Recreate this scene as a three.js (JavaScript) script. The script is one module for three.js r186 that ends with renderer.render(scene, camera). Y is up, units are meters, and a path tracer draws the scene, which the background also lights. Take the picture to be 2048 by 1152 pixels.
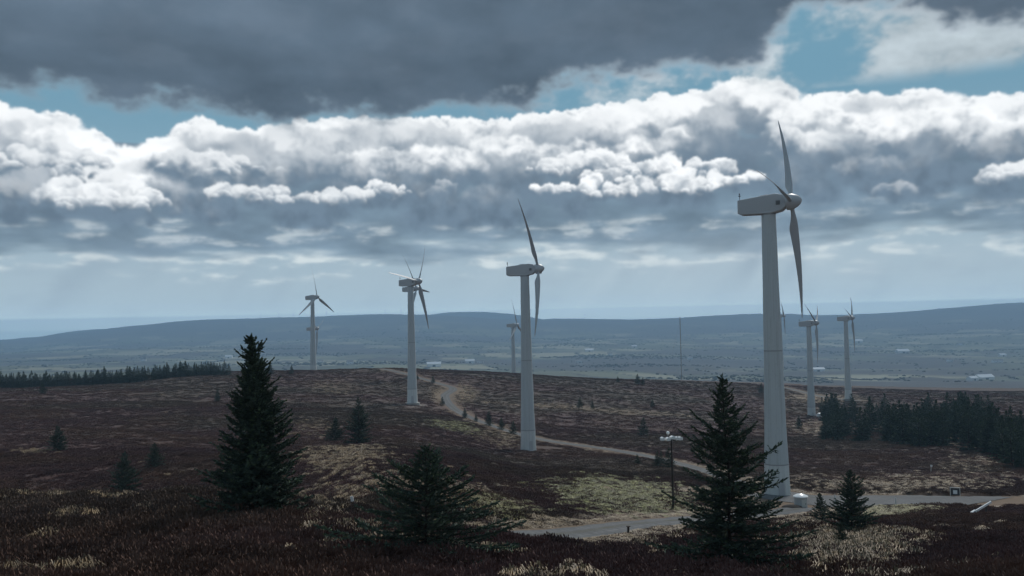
import * as THREE from 'three';
import { mergeGeometries, toCreasedNormals } from 'three/addons/utils/BufferGeometryUtils.js';

// ---------------------------------------------------------------- camera, sun, exposure
const scene = new THREE.Scene();
const camera = new THREE.PerspectiveCamera(36.0, 16 / 9, 0.3, 60000);
camera.position.set(0, 1.7, 0);
camera.up.set(Math.sin(0.02094), Math.cos(0.02094), 0);          // the photograph leans by 1.2 degrees
camera.lookAt(0, 1.7 + 66 / 1773, -1);
const renderer = new THREE.WebGLRenderer({ antialias: true });
renderer.toneMapping = THREE.LinearToneMapping;
renderer.toneMappingExposure = 1.1;
renderer.shadowMap.enabled = true;

const SUN_AZ = 24, SUN_EL = 44;                                   // degrees right of the view, above the horizon
const sun = new THREE.DirectionalLight(new THREE.Color(1.0, 0.965, 0.92), 2.3);
{
  const a = SUN_AZ * Math.PI / 180, e = SUN_EL * Math.PI / 180;
  sun.position.set(Math.sin(a) * Math.cos(e), Math.sin(e), -Math.cos(a) * Math.cos(e)).multiplyScalar(900).add(new THREE.Vector3(0, 0, -300));
  sun.target.position.set(0, 0, -300); scene.add(sun.target);
}
sun.castShadow = true; sun.shadow.radius = 18;
sun.shadow.mapSize.set(4096, 4096);
Object.assign(sun.shadow.camera, { left: -420, right: 420, top: 420, bottom: -420, near: 50, far: 2000 });
scene.add(sun);

// ---------------------------------------------------------------- random numbers and noise
function rng(seed) { let s = seed >>> 0; return () => { s = (s + 0x6D2B79F5) | 0; let t = Math.imul(s ^ (s >>> 15), 1 | s); t = (t + Math.imul(t ^ (t >>> 7), 61 | t)) ^ t; return ((t ^ (t >>> 14)) >>> 0) / 4294967296; }; }
const clamp = (v, a = 0, b = 1) => v < a ? a : v > b ? b : v;
const lerp = (a, b, t) => a + (b - a) * t;
const sstep = (a, b, v) => { const t = clamp((v - a) / (b - a)); return t * t * (3 - 2 * t); };
const GX = new Float32Array(256), GY = new Float32Array(256), PERM = new Uint8Array(512);
{
  const r = rng(77); const p = [...Array(256).keys()];
  for (let i = 255; i > 0; i--) { const j = Math.floor(r() * (i + 1)); [p[i], p[j]] = [p[j], p[i]]; }
  for (let i = 0; i < 512; i++) PERM[i] = p[i & 255];
  for (let i = 0; i < 256; i++) { const a = i / 256 * Math.PI * 2; GX[i] = Math.cos(a) * 1.5; GY[i] = Math.sin(a) * 1.5; }
}
function noise2(x, y, wrap = 0) {                                  // gradient noise, about -1..1; wrap = period in x
  const xi = Math.floor(x), yi = Math.floor(y), fx = x - xi, fy = y - yi;
  let x0 = xi, x1 = xi + 1;
  if (wrap) { x0 = ((x0 % wrap) + wrap) % wrap; x1 = ((x1 % wrap) + wrap) % wrap; }
  const r0 = yi & 255, r1 = (yi + 1) & 255;
  const hash = (cx, ry) => PERM[(PERM[(PERM[cx & 255] + ry) & 511 & 255] + ((cx >> 8) * 57 & 255)) & 255];
  const a = hash(x0, r0), b = hash(x1, r0), c = hash(x0, r1), d = hash(x1, r1);
  const u = fx * fx * fx * (fx * (fx * 6 - 15) + 10), v = fy * fy * fy * (fy * (fy * 6 - 15) + 10);
  const n0 = GX[a] * fx + GY[a] * fy, n1 = GX[b] * (fx - 1) + GY[b] * fy, n2 = GX[c] * fx + GY[c] * (fy - 1), n3 = GX[d] * (fx - 1) + GY[d] * (fy - 1);
  return lerp(lerp(n0, n1, u), lerp(n2, n3, u), v);
}
function fbm(x, y, oct = 4, wrap = 0, gain = 0.5) {
  let s = 0, a = 1, t = 0;
  for (let o = 0; o < oct; o++) { s += a * noise2(x + o * 0, y + o * 17.3, wrap); t += a; a *= gain; x *= 2; y *= 2; wrap *= 2; }
  return s / t * 1.3;
}
function table(T, v) {                                             // piecewise smooth look-up in [[x, y], ...]
  if (v <= T[0][0]) return T[0][1];
  for (let i = 1; i < T.length; i++) if (v <= T[i][0]) { const t = (v - T[i - 1][0]) / (T[i][0] - T[i - 1][0]); return lerp(T[i - 1][1], T[i][1], t * t * (3 - 2 * t)); }
  return T[T.length - 1][1];
}

// ---------------------------------------------------------------- the sky: air, a bank of cumulus, a dark deck overhead
function makeSky() {
  const W = 4096, H = 2048, PD = W / 360, LOW = -4, R0 = Math.round((LOW + 90) * PD), N = H - R0;
  const R = new Float32Array(W * N), G = new Float32Array(W * N), B = new Float32Array(W * N);
  const put = (k, r, g, b, a) => { R[k] += (r - R[k]) * a; G[k] += (g - G[k]) * a; B[k] += (b - B[k]) * a; };
  const azOf = (c) => { let a = (c + 0.5) / W * 360 - 90; return a > 180 ? a - 360 : a; };   // degrees right of the view
  const elOf = (r) => (r + R0 + 0.5) / PD - 90;
  const rand = rng(4021);
  // the top of the cumulus bank and the lower edge of the dark deck, degrees right of the view -> degrees up
  const TOP = [[-40, 11.6], [-35, 12.4], [-30, 12.7], [-28.3, 12.3], [-27.3, 12.6], [-25.2, 11.4], [-23.4, 10.6], [-21.3, 11.4], [-19.6, 12.6], [-16.4, 12.4], [-13.3, 12.8], [-10.2, 13.0], [-7, 13.2], [-3.8, 13.0], [-0.5, 13.1], [2.7, 13.4], [6, 13.7], [9.2, 13.9], [12.3, 14.1], [13.9, 14.6], [16.3, 14.5], [18.4, 13.5], [21, 13.2], [25.4, 13.0], [27.7, 12.3], [30.4, 12.3], [36, 12.8], [42, 11.8]];
  const EDGE = [[-42, 14.5], [-36, 13.2], [-30, 13.9], [-26.2, 13.9], [-22.7, 13.8], [-19.3, 13.9], [-15.8, 13.4], [-10.2, 13.7], [-3.8, 13.9], [1.1, 14.0], [3.7, 14.8], [7.6, 15.7], [10.2, 15.9], [13, 15.6], [15.5, 16.1], [17.3, 17.3], [19.1, 18.6], [21.5, 18.6], [24, 17.8], [27, 17.2], [30.5, 16.0], [34, 15.2], [42, 14.6]];
  const side = (A) => sstep(32, 42, Math.abs(A));                  // beyond the view both go on irregularly
  const topOf = (A) => lerp(table(TOP, A), 12.4 + 1.6 * fbm(A * 0.1, 3.1, 3, 36), side(A));
  const edgeOf = (A) => lerp(table(EDGE, A), 14.6 + 2.2 * fbm(A * 0.1, 8.7, 3, 36), side(A));
  const tops = new Float32Array(W), edges = new Float32Array(W);
  for (let c = 0; c < W; c++) { tops[c] = topOf(azOf(c)); edges[c] = edgeOf(azOf(c)); }

  // 1 air, and the flat layers low over the land
  for (let r = 0; r < N; r++) {
    const E = elOf(r), up = sstep(2, 15, E);
    const lo = Math.max(0, E);
    for (let c = 0; c < W; c++) {
      const A = azOf(c), k = r * W + c;
      R[k] = lerp(0.35, 0.16, up); G[k] = lerp(0.44, 0.32, up); B[k] = lerp(0.50, 0.43, up);
      if (E > 11) continue;
      // long grey sheets with pale torn edges
      const n = fbm(A * 0.1 + 0.03 * E, E * 0.7, 5, 36, 0.55), n2 = fbm(A * 0.4, E * 1.3 + 40, 5, 144, 0.55), n3 = fbm(A * 0.2, E * 0.5 + 11, 5, 72, 0.55);
      const lev = lo + n * 1.5 + 0.45 * n2;
      const band = sstep(3.7, 5.4, lev), dark = 1 + 0.45 * n3;
      put(k, 0.165 * dark, 0.228 * dark, 0.292 * dark, 0.86 * band);
      const edge = (Math.exp(-Math.pow((lev - 3.9) / 0.5, 2)) + 0.6 * Math.exp(-Math.pow((lev - 6.0) / 0.35, 2))) * sstep(-0.1, 0.55, n2 + 0.6 * n3 + 0.12);
      put(k, 0.66, 0.715, 0.72, 0.8 * Math.min(1, edge));
      const veil = sstep(0.0, 0.7, n3 + 0.3 * n2) * sstep(4.5, 2.5, lo);
      put(k, 0.30, 0.375, 0.44, 0.5 * veil);
      const toward = Math.exp(-Math.pow((Math.abs(A - SUN_AZ + 10)) / 15, 2)), ray = 0.5 + 0.5 * fbm((A - lo * 0.9) * 0.4, 5, 3, 144);
      put(k, 0.50, 0.575, 0.62, 0.5 * toward * ray * sstep(6.2, 3.2, lo));   // sunlit rain below the cloud towards the sun
      const shaft = sstep(0.0, 0.8, fbm((A - lo * 0.4) * 0.2, lo * 0.08 + 9, 3, 72)) * sstep(0.3, 1.5, lo) * sstep(6.5, 3.5, lo);
      put(k, 0.235, 0.30, 0.37, (0.35 + 0.35 * sstep(4, 20, A)) * shaft);
    }
  }

  // 2 cumulus, built puff by puff from the back (high) to the front (low)
  const warpN = 1024, wx = new Float32Array(warpN * 300), wy = new Float32Array(warpN * 300);   // ragged outline, 11 cells a degree in view
  for (let j = 0; j < 300; j++) for (let i = 0; i < warpN; i++) { wx[j * warpN + i] = fbm(i / 16, j / 16, 5, 64, 0.6); wy[j * warpN + i] = fbm(i / 16 + 0.5, j / 16 + 77, 5, 64, 0.6); }
  const puff = (A, E, r, lit, base, flat = 0.8) => {
    const soft = lerp(r < 0.9 ? 0.2 : 0.34, 0.8, sstep(0.45, 0.1, lit)), calm = 1 - 0.5 * sstep(0.45, 0.1, lit);
    const ry = r * flat, cx = (A + 90) * PD, cy = (E + 90) * PD - R0, px = r * PD * 1.35, py = ry * PD * 1.35;
    for (let y = Math.max(0, Math.floor(cy - py)); y <= Math.min(N - 1, cy + py); y++) for (let x = Math.floor(cx - px); x <= cx + px; x++) {
      const c = ((x % W) + W) % W, w = (y % 300) * warpN + (c % warpN);
      const amp = calm * 0.55 * Math.min(r + 0.12, 1.1) * PD;
      const u = (x + 0.5 - cx + wx[w] * amp) / (r * PD), v = (y + 0.5 - cy + wy[w] * amp * 0.8) / (ry * PD);
      const d = Math.sqrt(u * u + v * v);
      if (d > 1) continue;
      const a = sstep(0, soft, 1 - d) * sstep(-0.95, -0.15, v);
      // thin rims and tops pass the light of the sun behind, thick bellies do not
      const glow = clamp(base + 0.52 * v + 0.28 * sstep(0.6, 1, d) * (0.4 + 0.6 * v) + 0.5 * wx[w] + 0.14 * u);
      const L = lit * sstep(0, 0.95, glow), sh = 1 - 0.2 * sstep(-0.3, 0.5, wy[w]) * sstep(11, 8, E);
      put(y * W + c, lerp(0.165 * sh, 0.97, L), lerp(0.225 * sh, 0.99, L), lerp(0.29 * sh, 1.0, L), a);
    }
  };
  // big billows: each heaps up a lit crown over a shaded foot
  const billow = (A, E) => {
    const gx = Math.floor(A / 3), gy = Math.floor(E / 2.1); let best = 9, v = 0;
    for (let j = -1; j <= 1; j++) for (let i = -1; i <= 1; i++) {
      const cx = (((gx + i) % 120) + 120) % 120, h = PERM[(PERM[cx] + gy + j + 40) & 255], h2 = PERM[(h + cx * 3) & 255];
      const dx = (A - (gx + i + 0.15 + 0.7 * h / 255) * 3) / 2.3, dy = (E - (gy + j + 0.15 + 0.7 * h2 / 255) * 2.1) / 1.5, d = dx * dx + dy * dy;
      if (d < best) { best = d; v = dy + 0.25 * dx; }
    }
    return v;
  };
  const bank = [];
  for (let A = -180; A < 180; A += 0.2) {
    const T = topOf(A), j = () => rand() - 0.5, ragged = fbm(A * 0.2, 51, 3, 72), heavy = fbm(A * 0.1, 61, 2, 36);
    if (rand() < 0.8) bank.push([A + j() * 0.3, T - 0.40 - rand() * 0.35, 0.35 + rand() * 0.5, 1.0, 0.45]);
    if (rand() < 0.45) bank.push([A + j(), T - 1.0 - rand() * 0.4, 0.8 + rand() * 0.7, 1.0, 0.5]);
    if (rand() < 0.35) bank.push([A + j(), T - 1.5 - rand() * 0.6, 1.2 + rand() * 1.2, 1.0, 0.52]);
    if (rand() < 0.32) bank.push([A + j(), T - 2.2 - rand() * 0.8, 1.0 + rand() * 1.3, clamp(0.9 + heavy), 0.36]);
    if (rand() < 0.3) bank.push([A + j(), T - 2.9 - rand() * 0.9, 0.8 + rand() * 1.2, clamp(0.62 + ragged * 0.8 + heavy * 0.4), 0.26]);
    if (rand() < 0.3) bank.push([A + j(), T - 3.8 - rand() * 1.2, 0.9 + rand() * 1.3, clamp(0.2 + ragged * 0.8, 0, 0.75), 0.12]);
    if (rand() < 0.3) bank.push([A + j(), T - 5.0 - rand() * 1.6, 1.0 + rand() * 1.6, clamp(0.05 + ragged * 0.5, 0, 0.45), 0.05]);
  }
  // nearer heaps standing lower: [azimuth, height, half width, half height, light]
  const front = [];
  const heaps = [[8.6, 8.4, 7.0, 0.55, 1], [9.4, 9.3, 4.6, 0.6, 1], [4.6, 9.9, 3.4, 0.6, 0.95], [-24.3, 7.8, 3.4, 0.9, 0.9], [-13.8, 8.1, 4.8, 0.5, 0.8], [-27.5, 9.6, 3.0, 0.9, 0.85], [-19, 9.9, 3.2, 0.9, 0.8], [-8, 8.5, 1.7, 0.35, 0.85], [29.9, 7.6, 1.5, 0.5, 0.9], [23.7, 7.3, 0.8, 0.3, 0.35], [-28.5, 8.0, 2.0, 0.6, 0.35]];
  for (let q = 0; q < 40; q++) { const A = 36 + rand() * 288, w = 1.6 + rand() * 4.6; heaps.push([A > 180 ? A - 360 : A, 7 + rand() * 3, w, 0.35 + rand() * 0.5, 0.75 + 0.25 * rand()]); }
  for (const [A, E, w, h, lit] of heaps) for (let q = 0; q < w * 9 + 6; q++) {
    const u = rand() * 2 - 1, v = Math.pow(rand(), 1.4) * 2 - 1, hh = h * (0.45 + 0.75 * (0.5 + 0.5 * noise2((A + u * w) * 0.8, E)));
    front.push([A + u * w, E + v * hh * Math.sqrt(1 - u * u * 0.8), (0.3 + rand() * rand() * 1.1) * (0.55 + 0.6 * h), lit * (0.8 + 0.2 * rand()), 0.42 + 0.25 * v]);
  }
  for (const p of bank) { const T = topOf(p[0]), deep = sstep(0.8, 2.6, T - p[1]); p[3] *= lerp(1, lerp(0.26, 1.15, sstep(-0.6, 0.45, billow(p[0], p[1]))), deep); p[3] = Math.min(1, p[3]); p[2] *= lerp(1, 0.85, deep); }
  const order = (p, q) => q[1] - p[1];
  for (const [A, E, r, lit, base] of [...bank.filter((p) => p[1] > 6.4 + 0.8 * noise2(p[0] * 0.3, 7)).sort(order), ...front.sort(order)]) puff(A, E, r, lit, base);

  // 3 pale torn cloud in the gap, and the dark deck with thin bright rims, flat overhead
  const sa = SUN_AZ, sx = Math.cos(SUN_EL * Math.PI / 180), sy = Math.sin(SUN_EL * Math.PI / 180);
  for (let r = 0; r < N; r++) {
    const E = elOf(r); if (E < 11.5) continue;
    const e = E * Math.PI / 180, cot = Math.min(6, 1 / Math.tan(e));
    for (let c = 0; c < W; c++) {
      const A = azOf(c), k = r * W + c, a = A * Math.PI / 180;
      if (E < edges[c] - 5) continue;
      const X = Math.sin(a) * cot * 2.4, Y = Math.cos(a) * cot * 1.6;
      const n = fbm(X * 1.0 + 5.2, Y * 1.0 + 1.7, 5), m = E < 40 ? fbm(A * 0.2, E * 0.35 + 20, 6, 72, 0.62) : 0;
      const gap = sstep(13.2, 14.4, E - 0.2 * m) * (E < 22 ? 1 : sstep(30, 22, E));
      const wisp = gap * sstep(-0.05, 0.55, m * 0.9 + n * 0.2 + 0.12 + 0.55 * Math.exp(-Math.pow((A - 27.5) / 5.0, 2)) - 0.22 * Math.exp(-Math.pow((A - 20.2) / 2.6, 2) - Math.pow((E - 15.4) / 1.3, 2)));
      const wl = 0.82 + 0.5 * clamp(m * 0.9 + 0.4 * n, -0.6, 0.6); put(k, 0.62 * wl, 0.68 * wl, 0.71 * wl, 0.8 * wisp);
      const up = sstep(18, 34, E);
      let d = (E - edges[c]) * 0.75 + 1.2 * m + 0.72;
      d = lerp(d, Math.min(d, 0.7 + 1.6 * n), up);
      const al = sstep(0, 0.95, d);
      if (al <= 0) continue;
      const thick = sstep(0.1, 1.15, d), v = 0.5 + 0.5 * clamp(n * 1.1 + 0.7 * m, -1, 1);
      const cosd = Math.sin(e) * sy + Math.cos(e) * sx * Math.cos(a - sa * Math.PI / 180), s2 = Math.max(0, 1 - cosd);
      const through = 0.5 * Math.exp(-s2 / 0.012) + 0.16 * Math.exp(-s2 / 0.07);
      const f = 0.72 + 0.5 * v + 0.45 * sstep(14, 20, E) * sstep(4, -28, A) + 0.3 * clamp(fbm(A * 0.1, E * 0.16 + 3, 4, 36)) + through * 4;
      const dr = 0.082 * f, dg = 0.115 * f, db = 0.155 * f;
      const rim = sstep(-6, 9, A) * 0.25; put(k, lerp(0.27 + rim, dr, thick), lerp(0.34 + rim, dg, thick), lerp(0.40 + rim, db, thick), al * 0.98);
    }
  }
  // 4 the air thickens towards the horizon; below it one even tone
  const data = new Float32Array(W * H * 4);
  for (let r = 0; r < H; r++) for (let c = 0; c < W; c++) {
    const o = (r * W + c) * 4; data[o + 3] = 1;
    if (r < R0) { data[o] = 1.5; data[o + 1] = 1.9; data[o + 2] = 2.15; continue; }
    const k = (r - R0) * W + c, E = Math.max(0, elOf(r - R0)), h = 0.6 * sstep(4.0, 0.0, E);
    // low sky is brightened, most at the horizon, to offset the dimming by the fog
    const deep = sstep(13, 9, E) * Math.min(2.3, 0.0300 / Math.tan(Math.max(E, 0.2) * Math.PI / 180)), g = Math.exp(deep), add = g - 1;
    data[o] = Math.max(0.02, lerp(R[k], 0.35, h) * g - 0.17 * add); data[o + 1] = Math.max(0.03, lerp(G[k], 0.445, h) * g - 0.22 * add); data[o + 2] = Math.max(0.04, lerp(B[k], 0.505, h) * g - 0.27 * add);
  }
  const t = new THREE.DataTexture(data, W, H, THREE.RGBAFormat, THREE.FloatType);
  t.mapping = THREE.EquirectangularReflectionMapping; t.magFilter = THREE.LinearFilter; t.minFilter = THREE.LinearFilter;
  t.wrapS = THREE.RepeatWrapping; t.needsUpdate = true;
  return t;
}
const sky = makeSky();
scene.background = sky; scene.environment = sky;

// ---------------------------------------------------------------- names, labels, merging
const taken = new Map();
function numbered(name) { const n = taken.get(name) ?? 0; taken.set(name, n + 1); return n ? `${name}_${String(n).padStart(3, '0')}` : name; }
function shade(o) { o.traverse((m) => { if (m.isMesh) { m.castShadow = true; m.receiveShadow = true; } }); return o; }
function tag(o, label, category, group) { Object.assign(o.userData, { label, category }); if (group) o.userData.group = group; return o; }
function thing(name, label, category, [x, y, z], turn = 0, group) {
  const o = new THREE.Group(); o.name = numbered(name); o.position.set(x, y, z); o.rotation.y = turn; scene.add(o);
  return tag(o, label, category, group);
}
function part(name, geometry, material, parent) {
  const m = new THREE.Mesh(geometry, material); m.name = name; m.castShadow = m.receiveShadow = true; parent.add(m); return m;
}
function structure(name, geometry, material) {
  const m = part(name, geometry, material, scene); m.name = numbered(name); m.userData.kind = 'structure'; return m;
}
function copyOf(o, [x, y, z], turn, label, group, scale = 1) {
  const c = o.clone(); c.name = numbered(o.name.replace(/_\d{3}$/, '')); c.position.set(x, y, z); c.rotation.y = turn; c.scale.set(scale, scale, scale);
  c.userData = { ...o.userData, label }; if (group) c.userData.group = group; scene.add(c); return c;
}
const std = (r, g, b, roughness = 0.9, more = {}) => new THREE.MeshStandardMaterial({ color: new THREE.Color().setRGB(r, g, b), roughness, metalness: 0, ...more });
const join = (list) => mergeGeometries(list.map((g) => { const n = g.index ? g.toNonIndexed() : g; for (const k of Object.keys(n.attributes)) if (!['position', 'normal', 'uv', 'color'].includes(k)) n.deleteAttribute(k); return n; }), false);
const at = (g, x, y, z, rx = 0, ry = 0, rz = 0) => { g.rotateX(rx); g.rotateZ(rz); g.rotateY(ry); g.translate(x, y, z); return g; };
const box = (w, h, d) => new THREE.BoxGeometry(w, h, d);
function tube(points, r0, r1, sides = 6) {                         // a tapered rod along points
  const c = new THREE.CatmullRomCurve3(points.map((p) => new THREE.Vector3(...p))), n = Math.max(1, (points.length - 1) * 3), g = new THREE.TubeGeometry(c, n, 1, sides, false);
  const P = g.attributes.position, v = new THREE.Vector3(), m = new THREE.Vector3();
  for (let i = 0; i <= n; i++) { c.getPointAt(i / n, m); const r = lerp(r0, r1, i / n); for (let j = 0; j <= sides; j++) { const k = i * (sides + 1) + j; v.fromBufferAttribute(P, k).sub(m).multiplyScalar(r).add(m); P.setXYZ(k, v.x, v.y, v.z); } }
  return g;
}

// ---------------------------------------------------------------- the land
// distances ahead, directions (x over distance) and ground heights of the land
const LAND_D = [10, 22, 32, 45, 60, 85, 115, 150, 200, 270, 340, 430, 500, 560, 620, 760, 1000, 1700, 2600, 4000, 6000, 9500, 10400, 11600, 12200];
const LAND_S = [-0.578, -0.506, -0.434, -0.362, -0.289, -0.217, -0.145, -0.073, -0.001, 0.071, 0.143, 0.216, 0.288, 0.36, 0.432, 0.504, 0.576];
const LAND_H = [
  [-2.9, -4.3, -5.3, -6.5, -13.5, -17.8, -17.4, -19.4, -20.6, -21.1, -22, -25.6, -27.7, -30.7, -33.7, -60.6, -75.3, -92.5, -110.7, -126, -128.3, -86.6, -166.6, 57.1, -150],
  [-2.9, -4.3, -5.4, -6.5, -13.2, -18.5, -17.5, -19.6, -21.1, -21.8, -22.4, -25.4, -26.9, -29.9, -32.9, -58.2, -74.2, -93.2, -112.1, -126.1, -124.4, -40.3, -112.5, 92.3, -150],
  [-2.9, -4.4, -5.4, -6.6, -12.9, -19.2, -17.5, -19.8, -21.7, -22.4, -22.8, -24.9, -25.7, -28.7, -31.7, -55.7, -73.1, -93.9, -113.5, -126.1, -120.5, 27.6, -58.4, 24.8, -150],
  [-2.9, -4.4, -5.4, -6.7, -12.7, -19.9, -17.6, -20, -22.3, -23.1, -23.2, -22.8, -24, -27, -30, -53.2, -71.9, -94.6, -114.9, -126.1, -116.6, 77.4, -4.3, -62.6, -150],
  [-2.9, -4.4, -5.6, -7.1, -11.9, -18.1, -17.3, -19.9, -22.5, -24, -24.6, -23.9, -24.1, -27.1, -30.1, -52.6, -72.1, -97.3, -118.4, -128, -111, 87.3, 7.9, -96.7, -150],
  [-2.9, -4.5, -5.8, -7.6, -11.1, -15.9, -16.9, -19.8, -22.7, -24.9, -26.1, -25.3, -24.3, -27.3, -30.3, -52.1, -72.4, -100.2, -122.3, -130.2, -105.1, 93, 14.1, -101.7, -150],
  [-2.9, -4.5, -6, -8, -10.3, -13.6, -16.5, -19.6, -22.8, -25.8, -27.5, -26.7, -24, -27, -30, -51.7, -72.8, -103.2, -126.1, -132.4, -99.2, 102, 20.3, -2.3, -150],
  [-2.9, -4.5, -6.3, -8.5, -10.7, -14, -17.7, -21.1, -25.2, -28.4, -30.3, -29.2, -27.1, -29.1, -32.1, -52, -73.7, -109, -134.6, -141.1, -111.5, 71.7, -14.6, 132.4, -150],
  [-2.9, -4.6, -6.6, -9, -11.5, -15.2, -19.3, -23.2, -28.3, -31.7, -33.4, -32.2, -31.5, -32.1, -35.1, -52.6, -74.9, -115.6, -144.5, -151.9, -129.9, 17.6, -63.2, 94.3, -150],
  [-2.9, -4.6, -7, -9.4, -12, -15.9, -19.9, -24.1, -29.3, -33.3, -35.3, -35, -35.1, -35.8, -38.8, -53.7, -76.2, -119.3, -149.3, -159.3, -133.6, 13.9, -78.4, -76.3, -150],
  [-2.9, -4.6, -7.1, -9.6, -12.3, -16.5, -20.6, -24.9, -29.9, -34.4, -37.1, -38.2, -38.4, -39.1, -41.2, -55.1, -77.2, -123.3, -154.1, -165, -135.1, -10.2, -78, -183.4, -150],
  [-2.9, -4.6, -7.1, -9.7, -12.6, -17.1, -21.6, -26, -30.8, -35.7, -39.1, -41.5, -41.4, -42.8, -43.6, -56.5, -78.1, -128.1, -160.1, -170.7, -138.7, 9.8, -76.1, -200.9, -150],
  [-2.9, -4.7, -7.1, -9.8, -12.8, -17.7, -22.6, -27.1, -31.6, -36.9, -41.2, -44.8, -44.5, -45.3, -46.1, -57.9, -78.9, -132.9, -166.1, -176.3, -142.3, 22.4, -74.2, -218.4, -150],
  [-2.9, -4.7, -7.2, -9.9, -13, -17.9, -23, -27.5, -32, -37.3, -41.9, -46.2, -46.3, -47.6, -49.3, -59.6, -80.4, -136.7, -170.6, -179.2, -141.2, -8.9, -62.1, -235.9, -150],
  [-2.9, -4.7, -7.3, -9.8, -13.1, -17.9, -22.9, -27.4, -31.8, -36.9, -41.1, -45.6, -46.8, -48.9, -51.8, -61.6, -82.4, -139.7, -173.5, -179.4, -135.3, 8.5, -39.8, -253.4, -150],
  [-2.9, -4.8, -7.4, -9.8, -13.3, -17.8, -22.8, -27.3, -31.7, -36.5, -40.4, -44.9, -47.4, -50.2, -53.4, -63.7, -84.4, -142.7, -176.5, -179.7, -129.4, 49, -17.4, -270.9, -150],
  [-2.9, -4.8, -7.4, -9.8, -13.4, -17.7, -22.7, -27.1, -31.5, -36, -39.7, -44.3, -47.9, -51.6, -54.8, -65.7, -86.4, -145.7, -179.5, -179.9, -123.5, 84.9, 4.9, -288.4, -150],
];
const LAND_L = LAND_D.map(Math.log), NS = LAND_S.length, ND = LAND_D.length;
const SLOPE = LAND_H.map((row) => row.map((h, i) => {               // gentle slopes at the knots, none where the land turns
  if (i === 0 || i === ND - 1) return 0;
  const a = (h - row[i - 1]) / (LAND_L[i] - LAND_L[i - 1]), b = (row[i + 1] - h) / (LAND_L[i + 1] - LAND_L[i]);
  return a * b <= 0 ? 0 : 2 * a * b / (a + b);
}));
function profile(j, i, t, w) { const row = LAND_H[j], s = SLOPE[j], t2 = t * t, t3 = t2 * t; return (2 * t3 - 3 * t2 + 1) * row[i] + (t3 - 2 * t2 + t) * w * s[i] + (-2 * t3 + 3 * t2) * row[i + 1] + (t3 - t2) * w * s[i + 1]; }
function broad(s, d) {
  if (d < LAND_D[0]) return LAND_H[0][0] * Math.pow(Math.max(0, d) / LAND_D[0], 1.15);
  const l = Math.min(Math.log(d), LAND_L[ND - 1] - 1e-6);
  let i = 0; while (i < ND - 2 && LAND_L[i + 1] < l) i++;
  const w = LAND_L[i + 1] - LAND_L[i], t = (l - LAND_L[i]) / w;
  const q = clamp((s - LAND_S[0]) / (LAND_S[NS - 1] - LAND_S[0]), 0, 0.99999) * (NS - 1), j = Math.floor(q), f = q - j;
  const P = (k) => profile(clamp(k, 0, NS - 1), i, t, w), a = P(j - 1), b = P(j), c = P(j + 1), e = P(j + 2);
  return b + 0.5 * f * (c - a + f * (2 * a - 5 * b + 4 * c - e + f * (3 * (b - c) + e - a)));
}
const COSM = Math.cos(0.62), SMAX = Math.tan(0.62);
function polar(x, z) {                                             // [direction, distance ahead], going on evenly round the sides and back
  const r = Math.hypot(x, z), a = Math.atan2(x, -z);
  return Math.abs(a) < 0.62 ? [x / -z, -z] : [a > 0 ? SMAX : -SMAX, r * COSM];
}
// gravel tracks: points [x, z] and half width
const TRACKS = [
  { pts: [[-0.6, -42.6], [1.7, -46.8], [7.3, -60.4], [15.2, -76.2], [24, -92], [31, -103], [36, -112]], w: 2.0 },
  { pts: [[36.5, -121], [44, -124.5], [52, -121], [58, -116], [60, -114]], w: 13 },
  { pts: [[44, -130], [42, -142], [38.5, -160], [37, -180], [31.7, -208], [22.2, -231], [9.7, -247.3], [-4.6, -274.3], [-15.2, -302.1], [-24.9, -344.7], [-29.8, -383.6], [-29.3, -422.6], [-39.5, -444.7], [-54.9, -470.4], [-68, -492], [-84, -530]], w: 2.0 },
  { pts: [[168, -640], [178.5, -597], [180.5, -560], [180, -522], [187, -500], [192, -494]], w: 2.2 },
];
for (const t of TRACKS) t.curve = new THREE.CatmullRomCurve3(t.pts.map(([x, z]) => new THREE.Vector3(x, 0, z))).getSpacedPoints(110);
const PADS = [[40.5, -131, 9], [7.5, -226, 11], [-35.5, -330, 9], [143, -421, 9], [188, -497, 10]];   // level ground round the turbines
const trackBoxes = TRACKS.map((t) => { const b = new THREE.Box3().setFromPoints(t.curve); b.expandByScalar(14); return b; });
function toTrack(x, z) {                                           // distance to the edge of the nearest track
  let best = 99;
  for (let k = 0; k < TRACKS.length; k++) {
    const b = trackBoxes[k]; if (x < b.min.x || x > b.max.x || z < b.min.z || z > b.max.z) continue;
    const c = TRACKS[k].curve;
    for (let i = 1; i < c.length; i++) {
      const ax = c[i - 1].x, az = c[i - 1].z, dx = c[i].x - ax, dz = c[i].z - az, t = clamp(((x - ax) * dx + (z - az) * dz) / (dx * dx + dz * dz));
      const d = Math.hypot(x - ax - dx * t, z - az - dz * t) - TRACKS[k].w; if (d < best) best = d;
    }
  }
  return best;
}
const BANKS = [[[-62.2, -114.4], [-58.1, -129.3], [-53.2, -135.4], [-41.2, -138.5]], [[-81.9, -162.2], [-72.8, -177.7], [-62.1, -190.7]], [[52, -103], [60, -106], [72, -104]], [[42, -150], [56, -140], [63.5, -129], [80, -121]]];   // cut peat edges
function toBank(x, z) {
  let best = 99;
  for (const c of BANKS) for (let i = 1; i < c.length; i++) {
    const [ax, az] = c[i - 1], dx = c[i][0] - ax, dz = c[i][1] - az, t = clamp(((x - ax) * dx + (z - az) * dz) / (dx * dx + dz * dz)), d = Math.hypot(x - ax - dx * t, z - az - dz * t);
    if (d < best) best = d;
  }
  return best;
}
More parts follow.
